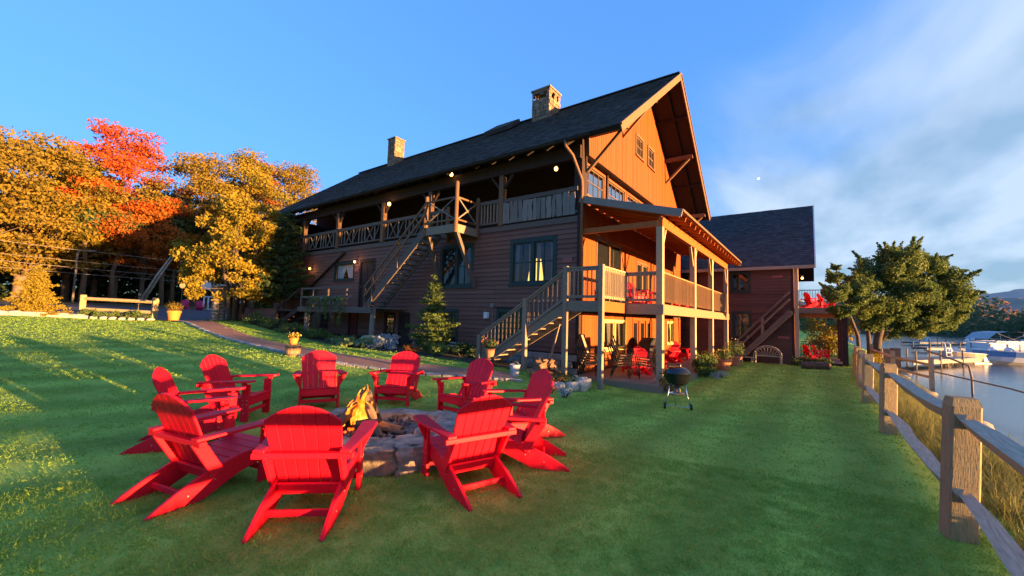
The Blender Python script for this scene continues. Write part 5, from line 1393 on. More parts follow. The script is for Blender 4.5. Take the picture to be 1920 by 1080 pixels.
# willow bench, log, annex plants
wbn = thing('willow_bench', 'grey bent-twig bench with arched back against the annex wall', 'bench', (13.75, -4.55, gz(13.75, -4.55)), R(90))
def arc(r, n=13): return [(r * math.cos(a), .25, .45 + r * .85 * math.sin(a)) for a in np.linspace(0, PI, n)]
for r0 in (.66, .58):
    mb = MB(); mb.tube([(r0, .25, 0)] + arc(r0) + [(-r0, .25, 0)], .022, 6); mb.build('back_hoop', m_railgrey, wbn)
for k in range(9):
    a = PI * (k + 1) / 10; mb = MB(); mb.tube([(.15 * math.cos(a), .24, .45), (.62 * math.cos(a), .25, .45 + .52 * math.sin(a))], .012, 5); mb.build('back_twig', m_railgrey, wbn)
for k in range(6):
    mb = MB(); mb.tube([(-.62, -.2 + k * .085, .43), (.62, -.2 + k * .085, .43)], .022, 6); mb.build('seat_pole', m_railgrey, wbn)
for s in (-1, 1):
    mb = MB(); mb.tube([(s * .6, -.2, 0), (s * .6, -.2, .62), (s * .62, .24, .66)], .025, 6); mb.build('front_leg', m_railgrey, wbn)
sb_ = thing('small_bench', 'small grey plank stool beside the bent-twig bench', 'stool', (13.6, -3.55, gz(13.6, -3.55)))
mb = MB(); mb.box(-.15, .15, -.3, .3, .3, .34); mb.build('seat', m_railgrey, sb_)
for s in (-1, 1):
    mb = MB(); mb.box(-.12, .12, s * .24 - .02, s * .24 + .02, 0, .299); mb.build('leg', m_railgrey, sb_)
dl_ = thing('driftwood_log', 'short cut log lying on the lawn in front of the annex plants', 'log', (10.4, -6.65, gz(10.4, -6.65)), R(-25))
mb = MB(); mb.tube([(-.25, .5, .14), (0, 0, .16), (.1, -.5, .15)], [.17, .18, .16], 10); mb.build('log', m_bark, dl_)
mb = MB(); mb.tube([(.1, -.5, .15), (.1, -.505, .15)], [.155, .15], 10); mb.build('cut_end', m_log, dl_)
for i, (x, y) in enumerate(((13.2, -5.9), (13.4, -6.4), (13.7, -7.0))):
    shrub('bed_shrub', ['dark plants at the foot of the annex corner post', 'dark plants in front of the lower annex deck', 'sparse plants at the annex deck steps'][i], (x, y, gz(x, y)), (.45, .45, .5), L_dark, 90 + i, n=500, ls=.09, group='plants before the annex')
shrub('golden_bush', 'golden autumn bush seen through the lower annex deck', (24.5, -7.2, gz(24.5, -7.2)), (1.6, 2.0, 2.9), L_gold, 95, n=2600, ls=.2)
shrub('golden_bush', 'small yellow bush behind the far fence posts', (15.4, -8.9, gz(15.4, -8.9)), (.6, .7, 1.1), L_yellowgreen, 96, n=1300, ls=.08)

# ------------------------------------------------------------------ cedars by the lake
def cedar(label, trunks, clusters, leaf, seed, n, ls):
    x, y = trunks[0][0][0][:2]; B0 = Vector((x, y, gz(x, y))); T = thing('cedar_tree', label, 'tree', B0, 0, 'lakeside cedars')
    r = np.random.default_rng(seed); rr = random.Random(seed)
    for path, rad in trunks:
        mb = MB(); P = [Vector(p) - B0 for p in path]; P[0].z -= .3; mb.tube(P, [rad * (1 - .75 * k / (len(P) - 1)) for k in range(len(P))], 8); mb.build('trunk', m_bark, T, smooth=True)
    lb = MB(); pts = []; w = sum(c[1] ** 2 for c in clusters)
    tp = [Vector(p) - B0 for path, _ in trunks for p in path[1:]]
    for c, rad in clusters:
        c = Vector(c) - B0; s = min(tp, key=lambda q: (q - c).length + (2 if q.z > c.z else 0)); lb.tube([s, s.lerp(c, .5) + Vector((0, 0, .15)), c], [.05, .03, .01], 5, cap=False)
        m_ = int(n * rad ** 2 / w); k = 5
        for j in range(k):
            dv = Vector((rr.gauss(0, 1), rr.gauss(0, 1), rr.gauss(0, .7))).normalized(); cc = c + dv * rad * rr.uniform(.45, .8)
            p = in_blob(r, m_ // k, cc, (rad * .55, rad * .55, rad * .42)); pts.append(p)
            lb.tube([c, cc + dv * rad * .3], [.015, .004], 4, cap=False)
            # pointed sprays that break the outline
            q = r.random(m_ // 14); tip = cc + (dv + Vector((0, 0, .45))) * rad * .75
            pts.append(np.array(cc) + q[:, None] * (np.array(tip) - np.array(cc)) + r.normal(size=(len(q), 3)) * .09 * rad * (1.2 - q)[:, None])
    lb.build('limb', m_bark, T, kind='stuff', smooth=True)
    leaf_quads('crown', np.concatenate(pts), ls, leaf, seed, T, aspect=.45, droop=.2)
cedar('broad old cedar leaning over the water behind the split rail fence', [([(21.8, -9.7, -.5), (21.9, -9.9, 1.0), (22.0, -10.2, 2.1), (22.3, -10.8, 3.6), (22.4, -11.1, 5.6)], .26), ([(21.75, -9.5, -.5), (21.5, -9.4, 1.4), (21.3, -9.4, 3.2)], .16), ([(22.0, -9.95, 1.0), (22.3, -10.7, 1.9), (23.3, -12.0, 2.8), (24.2, -13.0, 3.6)], .15)],
    [((22.6, -11.3, 4.6), 1.7), ((22.3, -11.1, 5.8), 1.2), ((24.3, -13.1, 4.4), 1.6), ((24.1, -12.9, 3.0), 1.35), ((21.3, -9.6, 4.2), 1.35), ((23.6, -12.9, 5.3), 1.2), ((22.0, -10.7, 3.2), 1.35), ((21.6, -10.0, 5.2), 1.1), ((23.2, -12.1, 3.2), 1.4), ((20.9, -9.1, 3.4), 1.15), ((23.0, -11.9, 2.3), 1.05), ((22.9, -11.6, 5.6), 1.2), ((24.9, -13.5, 3.4), 1.1), ((24.5, -13.0, 2.2), .8), ((21.0, -9.2, 4.6), 1.0), ((23.6, -12.3, 1.9), .9), ((22.4, -10.9, 2.0), .9), ((21.2, -9.3, 2.6), .9), ((24.9, -13.6, 2.7), 1.0), ((24.0, -12.8, 6.0), .8), ((24.6, -13.3, 1.9), .8), ((23.3, -11.9, 1.5), .75), ((21.5, -9.7, 2.2), .9), ((22.3, -10.6, 1.5), .75), ((23.2, -12.2, 6.0), .9), ((22.0, -10.6, 6.1), .7), ((23.9, -12.6, 2.4), .9)], L_cedar, 101, 88000, .15)
cedar('slim young cedar in front of the annex deck railing', [([(12.1, -8.3, -.5), (12.0, -8.25, 1.2), (11.7, -7.9, 2.4), (11.4, -7.6, 3.4), (11.3, -7.5, 4.3)], .09)],
    [((11.2, -7.5, 3.2), .62), ((11.25, -7.45, 3.9), .4), ((11.35, -7.65, 2.55), .5), ((11.8, -8.0, 2.9), .6), ((11.2, -7.45, 4.4), .2), ((12.2, -8.4, 3.4), .5), ((11.6, -7.8, 2.3), .4)], L_cedar, 102, 11000, .12)

# ------------------------------------------------------------------ brick path, parking lot, bed edging
def strip(name, left, right, mt, n=60, dz=.03, **tags):
    """a ribbon of ground between two edge polylines"""
    def samp(P, m):
        P = np.array(P, float); s = np.r_[0, np.cumsum(np.hypot(*np.diff(P, axis=0).T))]; q = np.linspace(0, s[-1], m)
        return np.c_[np.interp(q, s, P[:, 0]), np.interp(q, s, P[:, 1])]
    A, B_ = samp(left, n), samp(right, n); k = 6; mb = MB()
    G = np.stack([A + (B_ - A) * j / k for j in range(k + 1)], 1); Z = ground_np(G[..., 0], G[..., 1]) + dz
    for i in range(n):
        for j in range(k + 1): mb.v.append((G[i, j, 0], G[i, j, 1], Z[i, j]))
    L = np.r_[0, np.cumsum(np.hypot(*np.diff(A, axis=0).T))]; W_ = np.hypot(*(B_[0] - A[0]))
    for i in range(n - 1):
        for j in range(k):
            a = i * (k + 1) + j; mb.face((a, a + k + 1, a + k + 2, a + 1), [(L[i], W_ * j / k), (L[i + 1], W_ * j / k), (L[i + 1], W_ * (j + 1) / k), (L[i], W_ * (j + 1) / k)])
    return mb.build(name, mt, smooth=True, **tags)
m_path = bpy.data.materials.new('brick_paving'); m_path.use_nodes = True
t = m_path.node_tree; b = t.nodes['Principled BSDF']; b.inputs['Roughness'].default_value = .9
co = t.nodes.new('ShaderNodeTexCoord'); bk = t.nodes.new('ShaderNodeTexBrick'); bk.inputs['Scale'].default_value = 1
bk.inputs['Brick Width'].default_value = .22; bk.inputs['Row Height'].default_value = .11; bk.inputs['Mortar Size'].default_value = .008
bk.inputs['Color1'].default_value = (.62, .27, .16, 1); bk.inputs['Color2'].default_value = (.48, .22, .14, 1); bk.inputs['Mortar'].default_value = (.24, .18, .13, 1)
nzz = t.nodes.new('ShaderNodeTexNoise'); nzz.inputs['Scale'].default_value = 1.7; nzz.inputs['Detail'].default_value = 5; mxx = t.nodes.new('ShaderNodeMixRGB'); mxx.blend_type = 'MULTIPLY'; mxx.inputs[0].default_value = .7
t.links.new(co.outputs['UV'], bk.inputs['Vector']); t.links.new(co.outputs['Object'], nzz.inputs['Vector']); t.links.new(bk.outputs['Color'], mxx.inputs[1]); t.links.new(nzz.outputs['Fac'], mxx.inputs[2])
t.links.new(mxx.outputs[0], b.inputs['Base Color']); bp = t.nodes.new('ShaderNodeBump'); bp.inputs['Strength'].default_value = .6; bp.inputs['Distance'].default_value = .01; bp.invert = True
t.links.new(bk.outputs['Fac'], bp.inputs['Height']); t.links.new(bp.outputs[0], b.inputs['Normal'])
PL = [(-4.9, 24.6), (-5.9, 18), (-6.5, 12), (-6.9, 6.6), (-6.75, 4.2), (-5.95, 1.9), (-4.7, .5), (-3.7, -.25)]
PR = [(-3.5, 24.6), (-4.6, 18), (-5.2, 12), (-5.6, 7.2), (-5.4, 5.0), (-4.7, 3.1), (-3.8, 1.7), (-3.0, .9)]
strip('brick_path', PL, PR, m_path, kind='structure')
SOIL = [(-2.6, 24.0), (-3.0, 18), (-3.0, 12), (-3.6, 8.4), (-3.4, 6.2), (-3.0, 4.5), (-2.6, 2.6), (-2.2, 1.4)]
strip('garden_soil', SOIL, [(-1.6, 24), (-1.0, 18), (-.3, 12), (-.15, 7.2), (-.12, 5.2), (-.1, 3.5), (-.1, 2.2), (-.1, 1.2)], mat('garden_soil', (.075, .06, .04), (.04, .032, .022), scale=9, rough=1, bump=.8), dz=.02, kind='structure')
m_curb = mat('path_kerb_stone', (.36, .34, .31), (.24, .22, .2), scale=6, rough=.9, bump=.4, island=.2)
kb = thing('stone_edging', 'line of flat grey stones edging the lawn side of the brick path', 'edging', (0, 0, 0))
P = np.array(PL, float); s = np.r_[0, np.cumsum(np.hypot(*np.diff(P, axis=0).T))]; q = .1
while q < s[-1] - .3:
    L = rng.uniform(.3, .55); a = [np.interp(q, s, P[:, i]) for i in (0, 1)]; c = [np.interp(q + L - .03, s, P[:, i]) for i in (0, 1)]
    mb = MB(); za, zc_ = gz(*a) + .03 + rng.uniform(-.008, .01), gz(*c) + .03; mb.bar((a[0], a[1], za), (c[0], c[1], zc_), rng.uniform(.14, .19), .08); mb.build('edging_stone', m_curb, kb, bevel=.012); q += L
m_asph = mat('asphalt', (.085, .09, .10), (.06, .064, .072), scale=1.2, rough=.9, bump=.3, bscale=90)
strip('parking_lot', [(-34, 31), (-20, 31.5), (-9.2, 30.5), (-6.5, 27.5), (-5.4, 24.7), (-2, 24.4), (8, 27)], [(-34, 40), (-20, 41), (-8, 41.5), (-4, 40), (-1, 38), (3, 36.5), (12, 35)], m_asph, dz=.05, kind='structure')
strip('dirt_bank', [(-34, 40.2), (-20, 41.2), (-8, 41.7), (-4, 40.2), (-1, 38.2), (3, 36.7), (12, 35.2)], [(-40, 70), (-20, 70), (-8, 70), (0, 70), (6, 70), (12, 68), (30, 60)], mat('leaf_litter', (.10, .07, .035), (.05, .04, .022), scale=5, rough=1, bump=.8), dz=.03, kind='structure')
# stone edging and golden evergreens at the far left edge of the lawn
se = thing('bed_edging', 'row of tan stones edging the bed of golden evergreens', 'edging', (0, 0, 0))
for k in range(17):
    x, y = -15.2 + k * .42, 23.6 + k * .24 + rng.uniform(-.08, .08); s_ = rng.uniform(.22, .34); mb = MB(); mb.blob((x, y, gz(x, y) + .08), (s_, s_ * .8, .17), seed=k + 80, rough=.3, square=.4, sub=2); mb.build('edging_stone', bpy.data.materials['pale_limestone0'], se, smooth=True)
conifer('golden_evergreen', 'rounded golden evergreen in full view by the wooden rail', (-10.3, 27.1, gz(-10.3, 27.1)), 2.65, 1.2, L_yellowgreen, 111, n=9000, ls=.14, tiers=15, tipw=.05, low=.02, group='golden evergreens at the lawn edge', cat='shrub')
conifer('golden_evergreen', 'taller golden evergreen cut by the left edge of the photo', (-13.9, 26.9, gz(-13.9, 26.9)), 3.3, 1.45, L_yellowgreen, 112, n=9500, ls=.15, tiers=15, tipw=.05, low=.02, group='golden evergreens at the lawn edge', cat='shrub')
rf = thing('wood_rail', 'short pine rail fence of two posts over low shrubs at the lawn edge', 'fence', (0, 0, 0))
(ax, ay), (bx_, by_) = (-5.6, 25.7), (-8.25, 29.0)
for x, y in ((ax, ay), (bx_, by_)):
    mb = MB(); mb.box(x - .14, x + .14, y - .14, y + .14, gz(x, y) - .3, gz(x, y) + 1.4); mb.build('post', m_fencewood, rf, bevel=.03)
for h in (1.18, .55):
    mb = MB(); mb.tube([(ax, ay, gz(ax, ay) + h - .05), (bx_, by_, gz(bx_, by_) + h)], .10, 7); mb.build('rail', m_fencewood, rf)
for i in range(4):
    q = (i + .6) / 4.4; x, y = ax + (bx_ - ax) * q - .2, ay + (by_ - ay) * q - .3
    shrub('low_shrub', ['low green shrub at the right post of the short rail', 'low shrub right of the middle under the short rail', 'low shrub left of the middle under the short rail', 'low shrub at the left post of the short rail'][i], (x, y, gz(x, y)), (.62, .62, .62), L_fern, 120 + i, n=800, ls=.1, group='shrubs under the short rail')
for i in range(9):
    q = i / 8; x, y = ax + (bx_ - ax) * q - .35, ay + (by_ - ay) * q - .8; mb = MB(); mb.blob((0, 0, .06), (.2, .16, .12), seed=i + 130, rough=.3, square=.3, sub=2); o = mb.build('rock', bpy.data.materials['pale_limestone0'], se, smooth=True); o.location = (x, y, gz(x, y)); o.name = 'edging_stone'
# street lamp, torch, car, white stand
sl_ = thing('lamp_post', 'thin grey lamp post at the edge of the parking lot', 'lamp post', (-6.8, 44.5, gz(-6.8, 44.5)))
mb = MB(); mb.tube([(0, 0, -.2), (0, 0, 4.4), (.1, -.1, 4.6), (.7, -.5, 4.65)], [.08, .07, .05, .04], 8); mb.build('pole', m_greywood, sl_, smooth=True)
mb = MB(); mb.bar((.6, -.43, 4.64), (1.0, -.72, 4.66), .18, .08); mb.build('lamp_head', m_greywood, sl_)
tr_ = thing('garden_torch', 'slim garden torch standing behind the short rail fence', 'torch', (-6.0, 27.5, gz(-6, 27.5)))
mb = MB(); mb.tube([(0, 0, -.1), (0, 0, 1.45)], .018, 6); mb.build('pole', m_greywood, tr_)
mb = MB(); mb.lathe([(.0, 1.45), (.06, 1.5), (.075, 1.62), (.03, 1.66), (0, 1.7)], n=10); mb.build('torch_head', m_greywood, tr_)
pl_ = thing('path_lamp', 'small amber lamp glowing on a stake by the pink chairs', 'lamp', (-1.6, 36.0, gz(-1.6, 36.0)))
mb = MB(); mb.tube([(0, 0, -.1), (0, 0, 2.0)], .03, 6); mb.build('pole', m_darkrail, pl_)
mb = MB(); mb.blob((0, 0, 2.15), (.2, .2, .24), sub=2, rough=.0); mb.build('lamp_shade', emit('amber_glass', (1, .4, .1), .12), pl_, smooth=True)
ls = thing('white_stand', 'white framed stand with small board and shelves beside the pink chairs', 'stand', (1.2, 36.6, gz(1.2, 36.6)), R(-40))
for x in (-.9, .9):
    for y in (-.4, .4):
        mb = MB(); mb.box(x - .05, x + .05, y - .05, y + .05, 0, 1.25); mb.build('leg', m_white, ls)
for z in (.1, 1.2):
    mb = MB(); mb.box(-.9, .9, -.46, -.4, z, z + .08); mb.build('cross_bar', m_white, ls)
for z in (1.75, 2.3):
    mb = MB(); mb.box(-.5, 1.0, -.05, .05, z, z + .08); mb.build('cross_bar', m_white, ls)
for x in (-.45, .95):
    mb = MB(); mb.box(x - .05, x + .05, -.05, .05, 1.28, 2.9); mb.build('upright', m_greywood, ls)
mb = MB(); mb.box(-1.35, -.55, -.08, -.04, 1.9, 2.75); mb.build('board', m_white, ls)
mb = MB(); mb.prism([(1.3, -.3, 0), (2.0, -.3, 0), (1.65, -.2, 1.1)], (0, .5, 0)); mb.build('white_cover', m_white, ls)
def car(label, loc, rot, paint):
    T = thing('parked_car', label, 'car', loc, rot)
    # side profile extruded then narrowed at the roof
    prof = [(-2.3, .45), (2.2, .45), (2.3, .75), (2.2, .98), (1.2, 1.08), (.55, 1.62), (-1.6, 1.68), (-2.15, 1.1), (-2.32, .9)]
    mb = MB(); n = len(prof)
    for s in (-1, 1):
        for x, z in prof: mb.v.append((x, s * (.9 if z < 1.2 else .72), z))
    for i in range(n):
        j = (i + 1) % n; mb.face((i, j, n + j, n + i))
    mb.face(range(n - 1, -1, -1)); mb.face(range(n, 2 * n)); mb.build('body', paint, T, bevel=.04)
    mb = MB()
    for s in (-1, 1): mb.quad((-1.9, s * .862, 1.16), (.95, s * .862, 1.16), (.5, s * .742, 1.56), (-1.55, s * .735, 1.6))
    mb.build('side_windows', m_glass, T)
    mb = MB(); mb.quad((-2.17, -.78, 1.13), (-2.17, .78, 1.13), (-1.68, .68, 1.63), (-1.68, -.68, 1.63)); mb.build('rear_window', m_glass, T)
    mb = MB(); mb.quad((1.2, .78, 1.1), (1.2, -.78, 1.1), (.62, -.68, 1.58), (.62, .68, 1.58)); mb.build('windscreen', m_glass, T)
    for x in (-1.4, 1.4):
        for s in (-1, 1):
            mb = MB(); mb.tube([(x, s * .72, .34), (x, s * .93, .34)], .34, 18); w_ = mb.build('wheel', m_black, T)
            mb = MB(); mb.tube([(x, s * .93, .34), (x, s * .94, .34)], .2, 14); mb.build('rim', m_chrome, w_)
    for s in (-1, 1):
        mb = MB(); mb.box(-2.36, -2.28, s * .7 - .1, s * .7 + .1, .82, 1.05); mb.build('tail_light', mat('tail_light_red', (.4, .02, .02), rough=.3), T)
    return T
car('dark blue car parked behind the golden evergreens', (-12.6, 36.5, gz(-12.6, 36.5) + .45), R(70), mat('dark_blue_paint', (.03, .045, .08), rough=.25, spec=.6))
# power lines
for i, (z0, z1) in enumerate(((7.2, 6.0), (6.1, 5.2), (5.6, 4.6), (5.0, 4.25))):
    pts = [(-24 + 36 * q, 46 - 6 * q, z0 + (z1 - z0) * q - 1.6 * 4 * q * (1 - q) * .25) for q in np.linspace(0, 1, 14)]
    mb = MB(); mb.tube(pts, .019, 5); o = mb.build('power_line', m_greywood); tag(o, ['topmost power line crossing in front of the autumn trees', 'second power line from the top before the autumn trees', 'third power line from the top before the autumn trees', 'lowest power line crossing in front of the autumn trees'][i], 'power line', 'power lines before the trees')

# ------------------------------------------------------------------ trees on the left
gT = 'trees beyond the parking lot'
def B3(x, y): return (x, y, gz(x, y))
broad_tree('maple_tree', 'tall red maple with open scarlet top standing above the others', B3(-2.7, 54.5), 19.0, 4.6, 6.6, L_red, m_barkpale, 201, nleaf=22100, lsize=0.27, ncl=60, group=gT, flat=.3, gap=.12, clr=.15)
broad_tree('maple_tree', 'orange maple filling the space below the red one', B3(-1.2, 50.5), 11.0, 4.4, 4.4, L_orange, m_bark, 202, nleaf=14450, lsize=0.25, ncl=44, group=gT, flat=.4)
broad_tree('autumn_tree', 'big yellow-brown tree with thick orange-lit trunk at the left edge', B3(-9.4, 50.5), 14.6, 3.4, 6.0, L_olive, m_barkpale, 203, nleaf=23800, lsize=0.29, ncl=60, group=gT, flat=.35, trunk_r=.42)
broad_tree('autumn_tree', 'golden tree between the left edge and the red maple', B3(-6.2, 54.5), 15.2, 3.6, 5.0, L_gold, m_bark, 204, nleaf=17000, lsize=0.27, ncl=50, group=gT, flat=.38)
broad_tree('autumn_tree', 'yellow-brown tree cut by the left edge of the photo', B3(-14.5, 48.5), 15.0, 3.4, 5.6, L_olive, m_barkpale, 205, nleaf=18700, lsize=0.29, ncl=50, group=gT, flat=.36)
broad_tree('autumn_tree', 'olive-gold tree with airy top right of the red maple', B3(3.6, 51.5), 17.6, 6.5, 5.2, L_olive, m_bark, 206, nleaf=17850, lsize=0.26, ncl=56, group=gT, flat=.42, gap=.14)
broad_tree('autumn_tree', 'taller gold tree over the golden tree by the lodge', B3(7.8, 50.0), 18.6, 7.0, 5.2, L_gold, m_bark, 207, nleaf=18700, lsize=0.26, ncl=56, group=gT, flat=.42, gap=.14)
broad_tree('autumn_tree', 'spreading gold treetop rising behind the far end of the lodge roof', B3(15.0, 54.0), 20.6, 9.0, 6.0, L_olive, m_bark, 208, nleaf=18700, lsize=0.27, ncl=56, group=gT, flat=.4)
broad_tree('autumn_tree', 'small orange tree showing red leaves beside the gold treetop', B3(11.0, 55.0), 20.0, 9.0, 4.0, L_orange, m_bark, 209, nleaf=10200, lsize=0.26, ncl=36, group=gT, flat=.4)
labs = ['grey trunked tree under the red maple, in the shade', 'dark leafy tree behind the street lamp', 'shaded tree directly behind the two leaning birch trunks', 'dark tree behind the short rail fence', 'shaded tree behind the pink chairs', 'deep shaded tree right of the white stand', 'dark tree behind the car', 'dark tree at the far left behind the evergreens', 'green tree behind the gold one near the lodge', 'back row tree over the amber lamp']
for i, (x, y, h) in enumerate(((-3.6, 58.5, 14), (-7.4, 60, 13), (.5, 59, 14), (-4.9, 63, 15), (3.5, 61, 15), (7.0, 58.5, 14), (-12.0, 61, 15), (-18, 58, 15), (11, 62, 16), (2.0, 66, 16))):
    broad_tree('woodland_tree', labs[i], B3(x, y), h, 3.2, 4.4, L_dark if i % 2 else L_far, m_barkpale if i % 3 == 0 else m_bark, 220 + i, nleaf=5200, lsize=.5, ncl=30, group='shaded trees of the wood', flat=.5, trunk_r=.26)
for i, (x, y) in enumerate(((-1.9, 48.2), (-1.55, 48.6))):
    T = thing('birch_tree', ['leaning pale birch trunk, the left of the crossing pair', 'leaning pale birch trunk, the right of the close pair'][i], 'tree', B3(x, y), 0, 'leaning birches')
    mb = MB(); L = Vector((2.2 + .2 * i, -1.6, 5.6 + .5 * i)); mb.tube([(0, 0, -.2), L * .5 + Vector((0, 0, .15)), L], [.12, .09, .05], 7); mb.build('trunk', m_birch, T, smooth=True)
    leaf_quads('crown', in_blob(np.random.default_rng(300 + i), 500, L + Vector((.3, 0, .6)), (1.3, 1.3, .9)), .3, L_gold, 300 + i, T)
for i, (x, y, h) in enumerate(((-3.3, 50.5, 8), (.6, 50.8, 8.5), (1.9, 52.5, 9), (-5.6, 50, 8), (5.6, 52, 9))):
    T = thing('woodland_tree', ['pale grey trunk just left of the birches', 'crooked grey trunk right of the birches', 'slim grey trunk behind the amber lamp', 'grey trunk behind the street lamp', 'grey trunk behind the white stand'][i], 'tree', B3(x, y), 0, 'bare lower trunks in the shade')
    mb = MB(); mb.tube([(0, 0, -.2), (.1 * i - .2, .2, h * .4), (.3 - .15 * i, 0, h * .75), (.2, .2, h)], [.24, .2, .15, .06], 8); mb.build('trunk', m_barkpale, T, smooth=True)
    leaf_quads('crown', in_blob(np.random.default_rng(310 + i), 1300, (.2, 0, h), (2.4, 2.4, 1.6)), .36, L_dark, 310 + i, T)
r = np.random.default_rng(17)
P = np.c_[r.uniform(-30, 26, 26000), r.uniform(58, 78, 26000), np.zeros(26000)]; P[:, 2] = ground_np(P[:, 0], P[:, 1]) + r.random(26000) ** 1.3 * 10.5
leaf_quads('undergrowth', P, .7, L_dark, 18, kind='stuff')
# golden tree in front of the lodge end
def multi(name, label, base, stems, leaf, seed, clusters, n, ls, group=None):
    T = thing(name, label, 'tree', base, 0, group); r = np.random.default_rng(seed); rr = random.Random(seed)
    for p, rad in stems:
        mb = MB(); P = [Vector(q) for q in p]; mb.tube(P, [rad * (1 - .7 * k / (len(P) - 1)) for k in range(len(P))], 8); mb.build('trunk', m_bark, T, smooth=True)
    tp = [Vector(q) for p, _ in stems for q in p[1:]]; lb = MB(); pts = []; w = sum(c[1] ** 2 for c in clusters)
    for c, rad in clusters:
        c = Vector(c); s = min(tp, key=lambda q: (q - c).length); lb.tube([s, s.lerp(c, .5) + Vector((0, 0, .2)), c], [.06, .04, .012], 5, cap=False); m_ = int(n * rad ** 2 / w)
        for j in range(6):
            dv = Vector((rr.gauss(0, 1), rr.gauss(0, 1), rr.gauss(0, .8))).normalized(); cc = c + dv * rad * rr.uniform(.45, .9); lb.tube([c, cc], [.02, .006], 4, cap=False)
            pts.append(in_blob(r, m_ // 6, cc, (rad * .5, rad * .5, rad * .42)))
    lb.build('limb', m_bark, T, kind='stuff', smooth=True)
    leaf_quads('crown', np.concatenate(pts), ls, leaf, seed, T, droop=.3)
bx0, by0 = -2.9, 21.2; z0 = gz(bx0, by0)
st = []; rr = random.Random(77)
for k in range(6):
    a = k * 1.05; d = Vector((math.cos(a), math.sin(a), 0)); st.append(([d * .25 - Vector((0, 0, .2)), d * .45 + Vector((0, 0, 1.5)), d * .9 + Vector((0, 0, 3.6)), d * 1.2 + Vector((0, 0, 5.6))], .15))
cl = [((math.cos(k * 2.4) * q * (2.25 - .0 * h), math.sin(k * 2.4) * q * 2.25, h), .95 * rr.uniform(.8, 1.15)) for k, (q, h) in enumerate([(.85, 2.4), (.95, 2.7), (1.0, 2.2), (.9, 3.0), (1.0, 3.4), (.6, 3.2), (1.05, 2.9), (1.0, 3.9), (.9, 4.4), (1.0, 3.2), (.8, 4.8), (.95, 4.0), (.5, 5.2), (.85, 5.0), (.7, 5.8), (.4, 6.3), (.75, 5.5), (.2, 6.9), (.55, 6.2), (1.0, 4.6), (.3, 5.0), (.9, 2.3)])]
cl = [(c, s * 1.12) for c, s in cl] + [((1.6, -1.6, 1.9), .8), ((-1.9, -1.2, 1.8), .8), ((-.6, -2.2, 2.0), .8), ((2.2, .2, 2.0), .8)]
multi('golden_tree', 'bushy golden-leaved tree with many stems at the far end of the lodge', (bx0, by0, z0), st, L_gold, 401, cl, 26000, .17)
conifer('hemlock_tree', 'dark green evergreen squeezed between the golden tree and the lodge wall', (-1.3, 18.9, gz(-1.3, 18.9)), 6.8, 1.5, L_dark, 402, n=8000, ls=.17, tiers=16, tipw=.2, low=.22)
gp = thing('stone_pillar', 'rough stone pillar with lantern under the golden tree', 'pillar', (-3.4, 22.3, gz(-3.4, 22.3)))
z = 0
while z < 1.9:
    for f_ in range(2):
        w = rng.uniform(.26, .34); mb = MB(); mb.blob((f_ * .3 - .15, 0, z + .09), (.2, .27, .12), seed=int(z * 100) + f_, rough=.25, square=.4, sub=2); mb.build('stone', m_stone, gp, smooth=True)
    z += .19
# ------------------------------------------------------------------ docks and boats
m_dockw = wood('dock_grey_wood', (.34, .32, .30), (.24, .22, .2))
def dock(label, p, q, w, group='floating docks'):
    p, q = Vector(p), Vector(q); L = (q - p).length; d = (q - p) / L; T = thing('dock', label, 'dock', p, math.atan2(d.y, d.x), group); n = int(L / .3)
    for k in range(n):
        mb = MB(); mb.box(k * .3 + .008, k * .3 + .292, -w / 2, w / 2, .0, .05); mb.build('plank', m_dockw, T)
    for s in (-1, 1):
        mb = MB(); mb.box(0, L, s * w / 2 - .06, s * w / 2 + .002 * s, -.2, -.003); mb.build('side_beam', m_dockw, T)
    k = 0.3
    while k < L:
        for s in (-1, 1):
            mb = MB(); mb.tube([(k, s * (w / 2 + .06), -1.5), (k, s * (w / 2 + .06), .62)], .05, 7); mb.build('pile', m_greywood, T)
        k += 3.2
    return T
dock('near wooden dock running from the bank to the blue boat', (21.0, -10.6, -.28), (29.5, -15.2, -.28), 1.5)
dock('farther dock running out behind the boats', (47, -15.5, -.25), (56, -27.0, -.25), 1.6)
dock('farthest dock near the middle of the lake view', (70, -18, -.25), (92, -29, -.25), 1.8)
dp = thing('dock_wall', 'brown timber wall at the head of the dock', 'wall', (0, 0, 0))
for k in range(5):
    mb = MB(); mb.box(16.2 + k * .5, 16.2 + k * .5 + .49, -9.75 - k * .18, -9.6 - k * .18, -.9, .55 + rng.uniform(-.03, .03)); mb.build('plank', m_darkrail, dp)
ldr = thing('swim_ladder', 'white swim ladder rising from the dock by the blue boat', 'ladder', (28.6, -14.3, -.25), R(-40))
for s in (-.25, .25):
    mb = MB(); mb.tube([(s, 0, -.6), (s, .12, .9), (s, .3, 1.0)], .04, 7); mb.build('side_pole', m_white, ldr)
for z in (0, .3, .6):
    mb = MB(); mb.tube([(-.25, .06, z), (.25, .06, z)], .035, 6); mb.build('rung', m_white, ldr)
